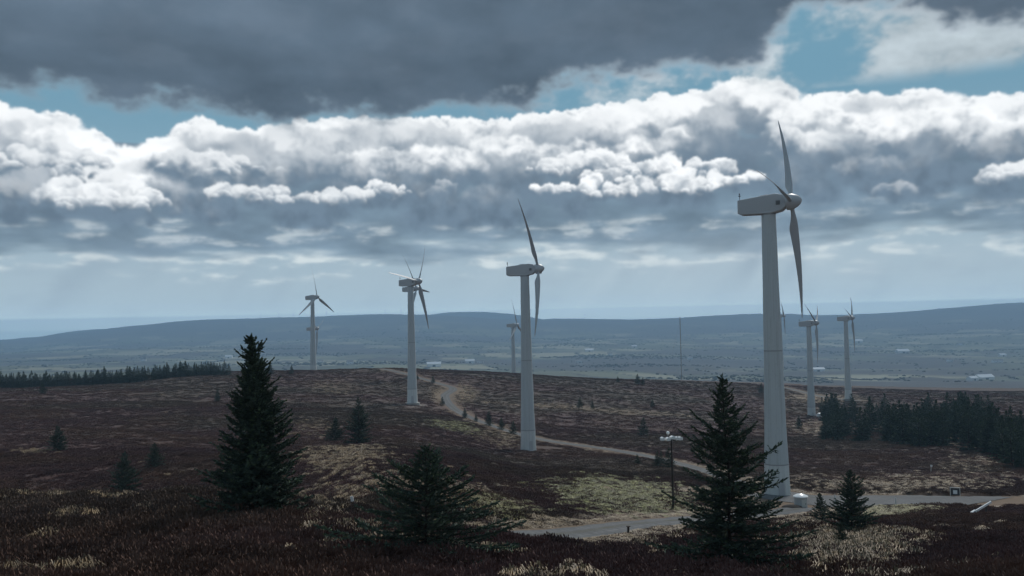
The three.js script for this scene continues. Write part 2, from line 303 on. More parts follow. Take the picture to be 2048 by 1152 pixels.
function hedge(x, z) {                                            // how near a field edge of the vale
  const a = 0.32, px = x * Math.cos(a) - z * Math.sin(a), pz = x * Math.sin(a) + z * Math.cos(a), w = 130 * fbm(x / 500, z / 500, 2), u = (px + w) / 190, v = (pz - w) / 300;
  return Math.min(Math.abs(u - Math.round(u)) * 190, Math.abs(v - Math.round(v)) * 300);
}
function land(x, z) {
  const [s, d] = polar(x, z);
  let h = broad(s, d), calm = 1;
  if (d > 15 && d < 700) calm = sstep(0.3, 5, toTrack(x, z));
  for (const [px, pz, r] of PADS) calm *= sstep(r * 0.5, r, Math.hypot(x - px, z - pz) + 1e-3);
  const near = sstep(1, 8, d);
  if (d < 260) h += near * calm * (0.13 * noise2(x / 0.9, z / 0.9) + 0.22 * fbm(x / 3.1 + 9, z / 3.1, 2)) * (1 - sstep(150, 260, d));
  h += near * calm * 0.55 * fbm(x / 14 + 3, z / 14, 3) * (1 - sstep(1500, 3000, d));
  if (d > 60) h += sstep(60, 200, d) * calm * 1.1 * fbm(x / 60, z / 60 + 4, 3) * (1 - 0.6 * sstep(300, 450, d) * (1 - sstep(600, 700, d)));
  if (d > 900) h += sstep(900, 2600, d) * (6 * fbm(x / 330, z / 330, 3) + 16 * fbm(x / 1500, z / 1500, 4) * (1 - 0.75 * sstep(6500, 8800, d)));
  if (d > 5000) h += 16 * sstep(5000, 7500, d) * (1 - sstep(8300, 9300, d)) * fbm(x / 700, z / 1100, 4);
  if (d > 90 && d < 260) { const b = toBank(x, z); if (b < 2.5) h -= 0.9 * (1 - sstep(0.6, 2.2, b)); }
  return h;
}

// plant cover: [x, z, half width, half depth, kind, share]; s straw-coloured grass, g green, y yellow-green, p bare pale ground
const COVER = [[-36.2, -60, 13.3, 18, 's', 0.8], [-13.8, -62.8, 1.9, 28.7, 's', 0.55], [-26.0, -136.0, 7.3, 31.1, 's', 0.6], [-12.7, -86.6, 11.1, 21.1, 's', 0.4], [12.3, -106.3, 9.1, 33.5, 'g', 0.9], [-2.0, -67.9, 3.1, 9.4, 'y', 0.9], [15.6, -41.7, 3.1, 16.9, 's', 1], [24.9, -76.1, 2.6, 21.0, 's', 0.6], [69.1, -157.0, 20.3, 19.8, 's', 0.5], [39.4, -99.1, 5.9, 9.0, 'y', 0.8], [-32.3, -387.8, 4.3, 51.5, 's', 0.9], [-21.8, -404.4, 6.2, 44.2, 's', 0.85], [29.5, -372.5, 48.3, 10.5, 's', 0.6], [175.7, -511.9, 22.8, 32.3, 's', 0.8], [117.2, -353.9, 11.9, 47.0, 's', 0.5], [-50.5, -219.7, 7.4, 30.7, 's', 0.3], [-79.7, -396.1, 11.0, 41.6, 's', 0.35], [7.5, -53.3, 3.1, 11.2, 's', 0.6], [98.3, -193.3, 6.4, 35.6, 's', 0.3], [120.2, -271.6, 4.6, 15.5, 's', 0.9], [128.1, -259.2, 3.3, 13.2, 's', 0.9], [-83.8, -155.6, 3.5, 6.3, 's', 0.7], [-40.3, -328.0, 9.3, 9.5, 'p', 0.9], [-18.2, -259.3, 8.0, 19.3, 'g', 0.6], [-4.9, -246.1, 7.6, 28.6, 's', 0.5]];
function cover(x, z) {                                             // shares of straw, green and yellow grass and bare ground at a point
  const [s, d] = polar(x, z), c = { s: 0, g: 0, y: 0, p: 0 };
  if (d > 720) return c;
  const n = fbm(x / 7, z / 7, 4) + 0.5 * noise2(x / 1.7, z / 1.7), n2 = fbm(x / 3.3 + 50, z / 3.3, 3);
  for (const [cx, cz, rx, rz, k, w] of COVER) {
    const u = (s + cx / cz) / (rx / -cz), v = (d + cz) / rz, q = u * u + v * v;
    if (q < 2.6) c[k] = Math.max(c[k], w * sstep(1.35, 0.35, Math.sqrt(q) - 0.4 * n));
  }
  if (d < 75) c.s = Math.max(c.s, 0.75 * sstep(0.28, 0.62, n2 + 0.35 * n - 0.12) * (s < 0.1 ? 1 : 0.6));   // single tussocks among the heather
  else c.s = Math.max(c.s, 0.12 * sstep(0.5, 0.95, n + 0.3 * n2));
  const t = d > 15 ? toTrack(x, z) : 99;
  if (t < 7) c.s = Math.max(c.s, 0.65 * sstep(3.6, 0.6, t + 2.2 * n));
  return c;
}
const tmpC = [0, 0, 0];
const mixTo = (r, g, b, a) => { tmpC[0] += (r - tmpC[0]) * a; tmpC[1] += (g - tmpC[1]) * a; tmpC[2] += (b - tmpC[2]) * a; };
function soil(x, z) {                                              // base colour of the ground
  const [s, d] = polar(x, z), n = fbm(x / 25, z / 25, 4), m = fbm(x / 4, z / 4 + 30, 3);
  tmpC[0] = 0.084; tmpC[1] = 0.046; tmpC[2] = 0.033;               // brown heather on the brow
  if (d < 720) {
    mixTo(0.086, 0.047, 0.042, sstep(-0.25, 0.2, n + 0.3 * m));    // redder heather in patches
    mixTo(0.088, 0.068, 0.048, 0.7 * sstep(-0.1, 0.35, fbm(x / 70 + 31, z / 70, 4) + (z < -230 ? 0.12 : -0.1)));   // moor grass mixed in
    const v = 1 + 0.22 * m + 0.25 * n; tmpC[0] *= v; tmpC[1] *= v; tmpC[2] *= v;
    const c = cover(x, z), k = 0.75;
    mixTo(0.24, 0.165, 0.092, c.s * k); mixTo(0.12, 0.125, 0.04, c.g * k); mixTo(0.20, 0.18, 0.07, c.y * k); mixTo(0.30, 0.27, 0.23, c.p);
  }
  if (d > 640) {                                                   // the vale: small fields, hedges, brown bog, hill grass above
    const a = 0.32, px = x * Math.cos(a) - z * Math.sin(a), pz = x * Math.sin(a) + z * Math.cos(a);
    const w = 130 * fbm(x / 500, z / 500, 2), fx = Math.floor((px + w) / 190), fz = Math.floor((pz - w) / 300);
    const q = PERM[(PERM[fx & 255] + fz) & 255] / 255, q2 = PERM[(PERM[(fz * 3) & 255] + fx * 7) & 255] / 255;
    const farm = sstep(0.0, 0.35, fbm(x / 1500 + 3, z / 900, 3) + 0.25) * sstep(1500, 2300, d) * (1 - sstep(6200, 8600, d)), bog = 1 - farm;
    let r = 0.085, g = 0.10, b = 0.06;
    if (q > 0.72) { r = 0.27; g = 0.265; b = 0.18; } else if (q > 0.45) { r = 0.15; g = 0.16; b = 0.09; } else if (q < 0.16) { r = 0.055; g = 0.05; b = 0.04; }
    r *= 0.8 + 0.4 * q2; g *= 0.8 + 0.4 * q2; b *= 0.8 + 0.4 * q2;
    const hx = Math.abs((px + w) / 190 - fx - 0.5), hz = Math.abs((pz - w) / 300 - fz - 0.5);
    if (hx > 0.46 || hz > 0.475) { r = 0.025; g = 0.03; b = 0.02; }
    const k = sstep(640, 900, d), v = 1 + 0.4 * fbm(x / 260, z / 400, 4);
    mixTo(lerp(r, 0.055 * v, bog), lerp(g, 0.052 * v, bog), lerp(b, 0.05 * v, bog), k);
  }
  return tmpC;
}
{
  const az = []; for (let i = 0; i <= 760; i++) az.push(-0.64 + 1.28 * i / 760);
  for (let i = 1; i < 64; i++) az.push(0.64 + (Math.PI * 2 - 1.28) * i / 64);
  const rad = [0.4]; while (rad[rad.length - 1] < 12200) { const r = rad[rad.length - 1]; rad.push(r < 6 ? r * 1.12 : r < 700 ? r * 1.0105 : r * 1.016); }
  const NA = az.length, NR = rad.length, P = new Float32Array((NA * NR + 1) * 3), C = new Float32Array((NA * NR + 1) * 3), U = new Float32Array((NA * NR + 1) * 2), I = [];
  for (let i = 0; i < NR; i++) for (let j = 0; j < NA; j++) {
    const k = i * NA + j, x = Math.sin(az[j]) * rad[i], z = -Math.cos(az[j]) * rad[i], c = soil(x, z);
    P[3 * k] = x; P[3 * k + 1] = land(x, z); P[3 * k + 2] = z; C[3 * k] = c[0]; C[3 * k + 1] = c[1]; C[3 * k + 2] = c[2]; U[2 * k] = x / 5; U[2 * k + 1] = z / 5;
    if (i) { const a = k - NA, j1 = (j + 1) % NA, b = (i - 1) * NA + j1, e = i * NA + j1; I.push(a, e, k, a, b, e); }
  }
  const o = NA * NR; P[3 * o + 1] = 0; C.set([0.05, 0.035, 0.03], 3 * o);
  for (let j = 0; j < NA; j++) I.push(o, (j + 1) % NA, j);
  const g = new THREE.BufferGeometry();
  g.setAttribute('position', new THREE.BufferAttribute(P, 3)); g.setAttribute('color', new THREE.BufferAttribute(C, 3)); g.setAttribute('uv', new THREE.BufferAttribute(U, 2)); g.setIndex(I); g.computeVertexNormals();
  if (g.attributes.normal.getY(NA * 50 + 50) < 0) throw new Error('ground is upside down');
  const S = 512, px = new Uint8Array(S * S * 4);                   // fine mottling of litter and moss, five metres a tile
  for (let y = 0; y < S; y++) for (let x = 0; x < S; x++) {
    let v = 0, a = 1, f = 8; for (let o2 = 0; o2 < 5; o2++) { v += a * noise2(x / S * f, (y / S * f) % f + 0, f); a *= 0.75; f *= 2; }
    const q = clamp(0.8 + 0.13 * v, 0.25, 1) * 255, k = (y * S + x) * 4; px[k] = q; px[k + 1] = q; px[k + 2] = q; px[k + 3] = 255;
  }
  const t = new THREE.DataTexture(px, S, S); t.wrapS = t.wrapT = THREE.RepeatWrapping; t.magFilter = THREE.LinearFilter; t.minFilter = THREE.LinearMipmapLinearFilter; t.needsUpdate = true;
  structure('moorland_ground', g, std(1.0, 1.0, 1.0, 1, { vertexColors: true, map: t, bumpMap: t, bumpScale: 0.02 }));
}

// gravel tracks lie on the ground as sheets of their own
function mottled(seed, S, f0, lo, hi, tint) {
  const px = new Uint8Array(S * S * 4);
  for (let y = 0; y < S; y++) for (let x = 0; x < S; x++) {
    let v = 0, a = 1, f = f0, s = 0; for (let o = 0; o < 5; o++) { v += a * noise2(x / S * f + 0, y / S * f + seed * 13.7, f); s += a; a *= 0.7; f *= 2; }
    const q = lerp(lo, hi, clamp(0.5 + v / s * 1.1)), k = (y * S + x) * 4; for (let e = 0; e < 3; e++) px[k + e] = clamp(q * tint[e]) * 255; px[k + 3] = 255;
  }
  const t = new THREE.DataTexture(px, S, S); t.wrapS = t.wrapT = THREE.RepeatWrapping; t.magFilter = THREE.LinearFilter; t.minFilter = THREE.LinearMipmapLinearFilter; t.colorSpace = THREE.SRGBColorSpace; t.needsUpdate = true; return t;
}
const gravelMap = mottled(3, 256, 6, 0.25, 0.40, [0.98, 0.99, 1]);
const gravel = std(1, 1, 1, 0.95, { vertexColors: true, map: gravelMap, bumpMap: gravelMap, bumpScale: 0.03 });
for (const t of TRACKS) {
  const P = [], U = [], I = [], K = [], c = t.curve, M = 17; let run = 0;
  for (let i = 0; i < c.length; i++) {
    const a = c[Math.max(0, i - 1)], b = c[Math.min(c.length - 1, i + 1)], dx = b.x - a.x, dz = b.z - a.z, l = Math.hypot(dx, dz); if (i) run += c[i].distanceTo(c[i - 1]);
    for (let j = 0; j < M; j++) {
      const u = j / (M - 1) * 2 - 1, wv = t.w * (1 + 0.26 * fbm(run / 5, u > 0 ? 5 : 9, 3)), x = c[i].x - dz / l * u * wv, z = c[i].z + dx / l * u * wv;
      const n1 = noise2(x / 2.3, z / 2.3), rut = t.w < 5 ? Math.exp(-Math.pow((Math.abs(u) - 0.45) / 0.14, 2)) : 0, mid = t.w < 5 ? sstep(0.26, 0.08, Math.abs(u)) * clamp(0.55 + n1) : 0, rim = sstep(0.72, 1, Math.abs(u)) * clamp(0.6 + n1);
      P.push(x, land(x, z) + 0.06 - 0.07 * Math.pow(Math.abs(u), 6) - 0.035 * rut + 0.03 * mid, z);
      tmpC[0] = 1 + 0.2 * rut; tmpC[1] = 1 + 0.2 * rut; tmpC[2] = 1 + 0.2 * rut; const w2 = 1 + 0.25 * noise2(x / 6, z / 6); tmpC[0] *= w2; tmpC[1] *= w2; tmpC[2] *= w2;
      mixTo(0.75, 0.66, 0.36, 0.75 * mid); mixTo(0.8, 0.70, 0.52, 0.8 * rim); K.push(...tmpC); U.push(u * wv / 3, run / 3);
      if (i && j) { const k = i * M + j; I.push(k - M - 1, k, k - 1, k - M - 1, k - M, k); }
    }
  }
  const g = new THREE.BufferGeometry(); g.setAttribute('position', new THREE.Float32BufferAttribute(P, 3)); g.setAttribute('uv', new THREE.Float32BufferAttribute(U, 2)); g.setAttribute('color', new THREE.Float32BufferAttribute(K, 3)); g.setIndex(I); g.computeVertexNormals();
  if (g.attributes.normal.getY(40) < 0) { const ix = g.index.array; for (let k = 0; k < ix.length; k += 3) { const q = ix[k]; ix[k] = ix[k + 1]; ix[k + 1] = q; } g.computeVertexNormals(); }
  structure('gravel_track', g, gravel);
}

// ---------------------------------------------------------------- wind turbines
const HUB = 45, REACH = 19.2;
function weathered(seed, stains, paint = '#c2c7c8') {                                 // painted tower skin: grime runs, faint bands, dark stains at their heights
  const w = 256, h = 1024, c = document.createElement('canvas'); c.width = w; c.height = h; const x = c.getContext('2d'), r = rng(seed);
  x.fillStyle = paint; x.fillRect(0, 0, w, h);
  for (let i = 0; i < 420; i++) { const px = r() * w, py = r() * h, l = 30 + r() * 260; x.fillStyle = `rgba(${r() < 0.5 ? '96,104,100' : '120,112,98'},${0.02 + r() * 0.06})`; x.fillRect(px, py, 1 + r() * 4, l); }
  for (let i = 0; i < 1600; i++) { x.fillStyle = `rgba(80,84,84,${0.02 + r() * 0.08})`; x.fillRect(r() * w, r() * h, 1 + r() * 3, 1 + r() * 5); }
  for (const [u, y0, y1, a] of stains) for (let i = 0; i < 26; i++) { const py = lerp(y0, y1, r()) * h; x.fillStyle = `rgba(44,42,44,${a * (0.2 + 0.5 * r())})`; x.fillRect(u * w + (r() - 0.5) * 16, py, 2 + r() * 7, 4 + r() * 16); }
  const t = new THREE.CanvasTexture(c); t.colorSpace = THREE.SRGBColorSpace; t.wrapS = THREE.RepeatWrapping; return t;
}
const footSkin = new THREE.MeshStandardMaterial({ map: weathered(3, [], '#d6d9d7'), roughness: 0.55 });   // a lighter skin for the lowest section
const TOWER_R = [[-3, 1.98], [0, 1.95], [4, 1.82], [12, 1.58], [24, 1.33], [36, 1.16], [43.4, 1.06]];
const SECTIONS = [[-3, 5.4], [5.4, 22.5], [22.5, 43.4]];
function section([a, b]) {
  const pts = []; for (let i = 0; i <= 8; i++) { const y = lerp(a, b, i / 8); pts.push(new THREE.Vector2(table(TOWER_R, y) - (i === 0 ? 0.012 : 0), y)); }
  const g = new THREE.LatheGeometry(pts, 48), P = g.attributes.position, U = g.attributes.uv;
  for (let k = 0; k < U.count; k++) U.setXY(k, U.getX(k), (P.getY(k) + 3) / 46.4);
  return g;
}
const sectionGeos = SECTIONS.map(section);
const flangeGeo = (y) => new THREE.LatheGeometry([[0, -0.09], [0.035, -0.08], [0.035, 0.08], [0, 0.09]].map(([e, v]) => new THREE.Vector2(table(TOWER_R, y) + e - 0.004, y + v)), 48);
const flangeGeos = [flangeGeo(5.4), flangeGeo(22.5), flangeGeo(43.3)];
function rounded(list, depth, bevel) {                             // side outline pulled across, edges rounded
  const s = new THREE.Shape(list.map(([x, y]) => new THREE.Vector2(x, y)));
  const g = new THREE.ExtrudeGeometry(s, { depth: depth - 2 * bevel, bevelEnabled: true, bevelThickness: bevel, bevelSize: bevel, bevelSegments: 3, steps: 1 });
  g.translate(0, 0, -(depth - 2 * bevel) / 2); return g;
}
const nacelleGeo = (() => {
  const g = rounded([[-4.35, -1.2], [-4.35, 0.55], [-4.15, 0.62], [1.1, 1.18], [2.2, 1.0], [2.55, 0.6], [2.55, -0.62], [2.0, -1.1], [0.4, -1.5], [-3.9, -1.42]], 2.5, 0.16);
  const P = g.attributes.position;                                  // narrower at the tail and under the nose
  for (let k = 0; k < P.count; k++) { const x = P.getX(k), t = clamp((x + 4.4) / 5); P.setZ(k, P.getZ(k) * lerp(0.74, 1, t) * (x > 1.6 ? 1 - 0.14 * (x - 1.6) : 1)); }
  g.computeVertexNormals(); return toCreasedNormals(g, 0.6);
})();
const spinnerGeo = (() => {
  const pts = [[0, 0], [1.16, 0], [1.24, 0.3], [1.22, 0.75], [1.08, 1.3], [0.82, 1.8], [0.48, 2.15], [0.18, 2.32], [0, 2.36]].map(([r, y]) => new THREE.Vector2(r, y));
  return new THREE.LatheGeometry(new THREE.SplineCurve(pts.slice(1)).getPoints(26).map((p) => new THREE.Vector2(Math.max(0.001, p.x), p.y)), 40).rotateZ(-Math.PI / 2);
})();
const bladeGeo = (() => {                                          // along +y from the hub; round root, broad shoulder, long twisted taper
  const P = [], I = [], N = 34, M = 18;
  for (let i = 0; i <= N; i++) {
    const t = i / N, y = 0.5 + t * (REACH - 0.5), chord = t < 0.06 ? 0.62 : lerp(0.68, 1.65, sstep(0.06, 0.2, t)) * (t < 0.2 ? 1 : Math.pow(1 - (t - 0.2) / 0.8, 0.82) * 0.9 + 0.1) * (t > 0.97 ? Math.sqrt(Math.max(0.02, (1 - t) / 0.03)) : 1);
    const thick = t < 0.06 ? 0.62 : lerp(0.58, 0.2, sstep(0.04, 0.3, t)) * (1 - 0.75 * t) + 0.015, tw = lerp(0.42, 0.0, Math.pow(t, 0.55)) + 0.6, bend = -1.6 * t * t;                       // bowed downwind
    for (let j = 0; j < M; j++) {
      const a = j / M * Math.PI * 2, cx = Math.cos(a), sy = Math.sin(a), foil = sstep(0.05, 0.22, t);
      let u = cx * 0.5 * chord, v = sy * 0.5 * thick * lerp(1, 0.35 + 0.65 * Math.pow(0.5 + 0.5 * cx, 0.6), foil);
      u -= foil * 0.18 * chord;
      P.push(u * Math.sin(tw) + v * Math.cos(tw) + bend, y, u * Math.cos(tw) - v * Math.sin(tw));
      if (i) { const k = i * M + j, k1 = i * M + (j + 1) % M; I.push(k - M, k, k1, k - M, k1, k1 - M); }
    }
  }
  const tip = P.length / 3; P.push(-1.6, REACH + 0.02, 0); for (let j = 0; j < M; j++) I.push(N * M + j, tip, N * M + (j + 1) % M);
  const g = new THREE.BufferGeometry(); g.setAttribute('position', new THREE.Float32BufferAttribute(P, 3)); g.setIndex(I); g.computeVertexNormals(); return g;
})();
const doorGeo = (() => { const s = new THREE.Shape(); const w = 0.42, h = 1.9; s.moveTo(-w, 0.25); s.absarc(0, 0.25, w, Math.PI, 2 * Math.PI); s.lineTo(w, h); s.absarc(0, h, w, 0, Math.PI); s.closePath(); return new THREE.ExtrudeGeometry(s, { depth: 0.08, bevelEnabled: true, bevelSize: 0.02, bevelThickness: 0.02, bevelSegments: 1 }); })();
const bladeMat = std(0.45, 0.46, 0.47, 0.4), nacelleMat = std(0.50, 0.51, 0.52, 0.42), darkMetal = std(0.05, 0.052, 0.055, 0.6), steel = std(0.36, 0.37, 0.38, 0.5, { metalness: 0.6 });
const footing = std(0.33, 0.32, 0.30, 0.95);
const sleeveGeo = new THREE.CylinderGeometry(0.36, 0.4, 0.5, 20).translate(0, 1.0, 0);
const ventGeo = join([0, 1, 2, 3, 4].map((k) => at(box(0.03, 0.07, 0.62), 0, k * 0.13, 0)));
function turbine([x, z], ground, hub, yaw, phase, label, group, skin, sub = true) {
  // the tower stands on the ground; the rotor turns about the tilted shaft at the front
  const t = thing('wind_turbine', label, 'wind turbine', [x, hub - HUB, z], yaw, group);
  sectionGeos.forEach((g, k) => {
    const s = part('tower_section', g, k ? skin : footSkin, t);
    if (sub) part('flange', flangeGeos[k], steel, s);
    if (k === 0 && sub) { const d = part('door', doorGeo, nacelleMat, s); d.position.set(Math.sin(0.5) * 1.84, 0.6, Math.cos(0.5) * 1.84); d.rotation.y = 0.5; part('step', at(box(1.1, 0.12, 0.7), 0, -0.08, 0.35), steel, d).name = 'door_step'; }
  });
  if (sub) part('foundation', new THREE.CylinderGeometry(2.7, 2.9, 1.6, 36).translate(0, -0.55, 0), footing, t);
  part('yaw_ring', new THREE.CylinderGeometry(1.12, 1.1, 0.3, 36).translate(0, 43.5, 0), darkMetal, t);
  const n = part('nacelle', nacelleGeo, nacelleMat, t); n.position.set(0, HUB, 0);
  if (sub) {
    const m = part('anemometer', join([tube([[-4.2, 0.5, 0.35], [-4.25, 1.7, 0.35]], 0.05, 0.035), tube([[-4.25, 1.35, 0.0], [-4.25, 1.35, 0.7]], 0.03, 0.03), at(new THREE.SphereGeometry(0.12, 10, 8), -4.25, 1.75, 0.35), at(box(0.32, 0.16, 0.03), -4.3, 1.48, 0.02)]), darkMetal, n);
    m.name = 'anemometer';
    part('roof_hatch', at(rounded([[-0.7, 0], [-0.6, 0.14], [0.6, 0.14], [0.7, 0]], 1.2, 0.03), -0.6, 1.14, 0, 0, 0, 0.1), nacelleMat, n);
    const v = part('side_vent', ventGeo, darkMetal, n); v.position.set(1.6, -0.35, 1.24); v.rotation.y = Math.PI / 2;
  }
  const tilt = 0.1;
  const sp = part('spinner', spinnerGeo, nacelleMat, t); sp.position.set(2.62, HUB, 0); sp.rotation.z = tilt;
  for (let k = 0; k < 3; k++) {
    const b = part('blade', bladeGeo, bladeMat, t), a = phase + k * 2 * Math.PI / 3;
    b.position.set(3.35, HUB + 0.05, 0); b.rotation.order = 'ZXY'; b.rotation.set(a, 0, tilt);
    if (sub) part('root_sleeve', sleeveGeo, nacelleMat, b);
  }
  return t;
}
const D2R = Math.PI / 180;
// [hub x, hub y, hub z, yaw, blade phase, label]
const farmGroup = 'turbines of the wind farm on the moor';
const FARM = [
  [42.6, 18.86, -134, -25, 83, 'white turbine with a white-capped kiosk at its foot, behind the tall open spruce', [[0.62, 0.86, 0.89, 0.7], [0.63, 0.72, 0.8, 0.6]]],
  [6.53, 14.42, -219, -9, 30, 'white turbine standing alone beside the bend of the gravel track', [[0.68, 0.63, 0.70, 0.7], [0.7, 0.3, 0.33, 0.4]]],
  [-34.6, 17.04, -328, -22, 82, 'white turbine on pale bare ground left of the track, another rotor right behind it', [[0.6, 0.33, 0.36, 0.9], [0.6, 0.70, 0.78, 0.8], [0.62, 0.14, 0.18, 0.9]]],
  [-49.05, 19.41, -455, -20, 26, 'white turbine almost hidden behind the tower standing on pale bare ground', []],
  [-113.4, 18.01, -515, -25, 3, 'white turbine with widely spread blades beyond the moor crest near the dark plantation', []],
  [-141.2, -0.75, -640, -12, 52, 'low turbine with bright spinner hidden behind the widely spread one on the crest', []],
  [143.5, -2.26, -420, -30, 57, 'white turbine with a small white tank at its foot beside the conifer plantation', [[0.6, 0.6, 0.7, 0.3]]],
  [189.3, -0.6, -495, -30, 69, 'white turbine on the pale pad above the conifer plantation', [[0.65, 0.4, 0.44, 0.6]]],
  [3.1, -1.3, -650, -20, 5, 'small distant turbine beyond the moor crest behind the lone tower by the track', []],
  [244.7, 1.1, -800, -18, 75, 'distant turbine mostly hidden behind the tower with the white-capped kiosk', []],
];
const plainSkin = new THREE.MeshStandardMaterial({ map: weathered(5, []), roughness: 0.55 });
FARM.forEach(([hx, hy, hz, yaw, ph, label, stains], k) => {
  const a = yaw * D2R, x = hx - Math.cos(a) * 3.35, z = hz + Math.sin(a) * 3.35;
  const skin = stains.length ? new THREE.MeshStandardMaterial({ map: weathered(20 + k, stains), roughness: 0.55 }) : plainSkin;
  turbine([x, z], 0, hy, a, ph * D2R, label, farmGroup, skin, k < 3 || k === 6 || k === 7);
});
// far turbines along the hill across the vale
for (const [x, z, ph] of [[-2640, -9300, 0.2], [-2450, -9300, 1.1], [-2300, -9320, 0.7], [-1960, -9350, 1.6], [-1350, -9400, 0.4], [-1180, -9400, 0.9], [760, -9350, 1.3], [3050, -9300, 0.5]])
  turbine([x, z], 0, land(x, z) + HUB + 2, -0.5, ph, 'tiny far-off turbine on the skyline of the hill across the vale', 'far turbines on the hill', plainSkin, false);

// ---------------------------------------------------------------- conifers
const bark = std(0.045, 0.035, 0.028, 0.95);
const needles = new THREE.MeshStandardMaterial({ color: 0xffffff, vertexColors: true, roughness: 0.85 });
// a spruce grown branch by branch: o = { h, width(t) half width at height share t, whorls, per, rise(t), fine, seed, gapy }
function spruce(o) {
  const r = rng(o.seed), P = [], C = [], I = [], v = new THREE.Vector3(), X = new THREE.Vector3(), Y = new THREE.Vector3(), Z = new THREE.Vector3();
  const hue = () => { const k = 0.65 + 0.7 * r(), w = r() < 0.12 ? 1.5 : 1; return [0.056 * k * w, 0.082 * k * w, 0.058 * k]; };
  const kite = (a, d, n, len, wid, col) => {                       // a spray of needles: a bent narrow diamond
    const b = P.length / 3, m = len * 0.42;
    P.push(a.x, a.y, a.z, a.x + d.x * m + n.x * wid, a.y + d.y * m + n.y * wid, a.z + d.z * m + n.z * wid, a.x + d.x * len, a.y + d.y * len - len * 0.06, a.z + d.z * len, a.x + d.x * m - n.x * wid, a.y + d.y * m - n.y * wid, a.z + d.z * m - n.z * wid);
    for (let q = 0; q < 4; q++) C.push(...col);
    I.push(b, b + 1, b + 2, b, b + 2, b + 3);
  };
  const spray = (a, d, len, wid, young = 1) => {
    Y.set(r() - 0.5, r() - 0.5, r() - 0.5).cross(d).normalize(); Z.copy(Y).cross(d).normalize(); const col = hue().map((q) => q * young);
    kite(a, d, Y, len, wid, col); kite(a, d, Z, len * 0.95, wid * 0.8, col);
  };
  const wood = [];
  const lean = o.lean ?? 0, trunkX = (t) => lean * o.h * t * t + 0.02 * o.h * Math.sin(t * 7 + o.seed) * t;
  const tr = (o.trunk ?? 0.013) * o.h;
  wood.push(tube([0, 0.25, 0.5, 0.75, 1].map((t) => [trunkX(t), t * o.h - (t === 0 ? 0.25 : 0), 0]), tr, tr * 0.12, 7));
  for (let w = 0; w < o.whorls; w++) {
    const t0 = lerp(o.clear ?? 0.02, 0.985, Math.pow(w / (o.whorls - 1), o.bunch ?? 0.9));
    const per = Math.max(3, Math.round(o.per * (1 - 0.45 * t0)));
    for (let k = 0; k < per; k++) {
      const t = clamp(t0 + (r() - 0.5) * 0.03, 0.01, 0.99), az = (k + r() * 0.9) / per * Math.PI * 2 + w * 1.9;
      let L = o.width(t, az) * (0.72 + 0.4 * r()); if (r() < (o.gapy ?? 0.08)) L *= 0.45; if (r() < (o.wild ?? 0.04)) L *= 1.3;
      const rise = o.rise(t) + (r() - 0.5) * 0.28, steps = Math.max(4, Math.round(L / o.fine));
      const cx = Math.cos(az), cz = Math.sin(az); let px = trunkX(t), py = t * o.h, pz = 0, e = rise - 0.12;
      const pts = [[px, py, pz]];
      for (let q = 0; q < steps; q++) {
        const u = q / steps, st = L / steps; e += (o.curl ?? 0.35) / steps * (u > 0.4 ? 1 : -0.25);
        px += cx * Math.cos(e) * st; pz += cz * Math.cos(e) * st; py += Math.sin(e) * st;
        if (q % 3 === 2 || q === steps - 1) pts.push([px, py, pz]);
        X.set(cx * Math.cos(e), Math.sin(e), cz * Math.cos(e));
        const tw = Math.min(o.twig ?? 0.32, 0.34 * L * (1.05 - u) + 0.05) * (0.45 + 0.8 * r());
        for (const side of [-1, 1]) {
          if (u < 0.1 && t < 0.85) continue;
          v.set(px, py, pz); const sa = side * (0.55 + 0.9 * r());
          const dx = X.x * Math.cos(sa) - cz * Math.sin(sa), dz = X.z * Math.cos(sa) + cx * Math.sin(sa), D = new THREE.Vector3(dx, X.y * 0.6 + (r() - 0.5) * 0.9, dz).normalize();
          spray(v, D, tw, o.brush, u > 0.7 ? 1.5 : 1);
          if (o.fuzz) { v.addScaledVector(D, tw * (0.3 + 0.4 * r())); D.x += (r() - 0.5) * 1.4; D.y += (r() - 0.4) * 1.2; D.z += (r() - 0.5) * 1.4; spray(v, D.normalize(), tw * 0.6, o.brush); }
        }
        v.set(px, py, pz); spray(v, X.clone().add(new THREE.Vector3((r() - 0.5) * 0.5, (r() - 0.35) * 0.6, (r() - 0.5) * 0.5)).normalize(), tw * 0.8 + 0.06, o.brush);
      }
      if (o.twigs !== false && pts.length > 1) wood.push(tube(pts, Math.max(0.006, 0.014 * L), 0.004, 3));
    }
  }
  for (let q = 0; q < 10; q++) { v.set(trunkX(1), o.h * (0.96 + 0.005 * q), 0); spray(v, new THREE.Vector3((r() - 0.5) * 0.9, 0.9, (r() - 0.5) * 0.9).normalize(), (o.twig ?? 0.3) * 0.7, o.brush); }
  const g = new THREE.BufferGeometry(); g.setAttribute('position', new THREE.Float32BufferAttribute(P, 3)); g.setAttribute('color', new THREE.Float32BufferAttribute(C, 3)); g.setIndex(I); g.computeVertexNormals();
  return { crown: g, trunk: join(wood) };
}
function plant(name, o, [x, z], turn, label, group) {
  const g = spruce(o), t = thing(name, label, 'tree', [x, land(x, z) - 0.05, z], turn, group);
  part('trunk', g.trunk, bark, t); part('crown', g.crown, needles, t); return t;
}
const knots = (K) => (t) => table(K, t);
plant('spruce_tree', { h: 6.25, width: knots([[0, 1.8], [0.12, 2.05], [0.3, 1.95], [0.5, 1.6], [0.62, 1.35], [0.75, 0.85], [0.9, 0.42], [1, 0.12]]), whorls: 38, per: 8, rise: (t) => 0.1 + 0.62 * t, fine: 0.06, twig: 0.26, brush: 0.024, fuzz: 1, seed: 11, gapy: 0.42, wild: 0.18, curl: 0.65, trunk: 0.012 }, [6.7, -28.3], 0.4, 'tall open spruce with long upswept branches in front of the turbine with the white-capped kiosk');
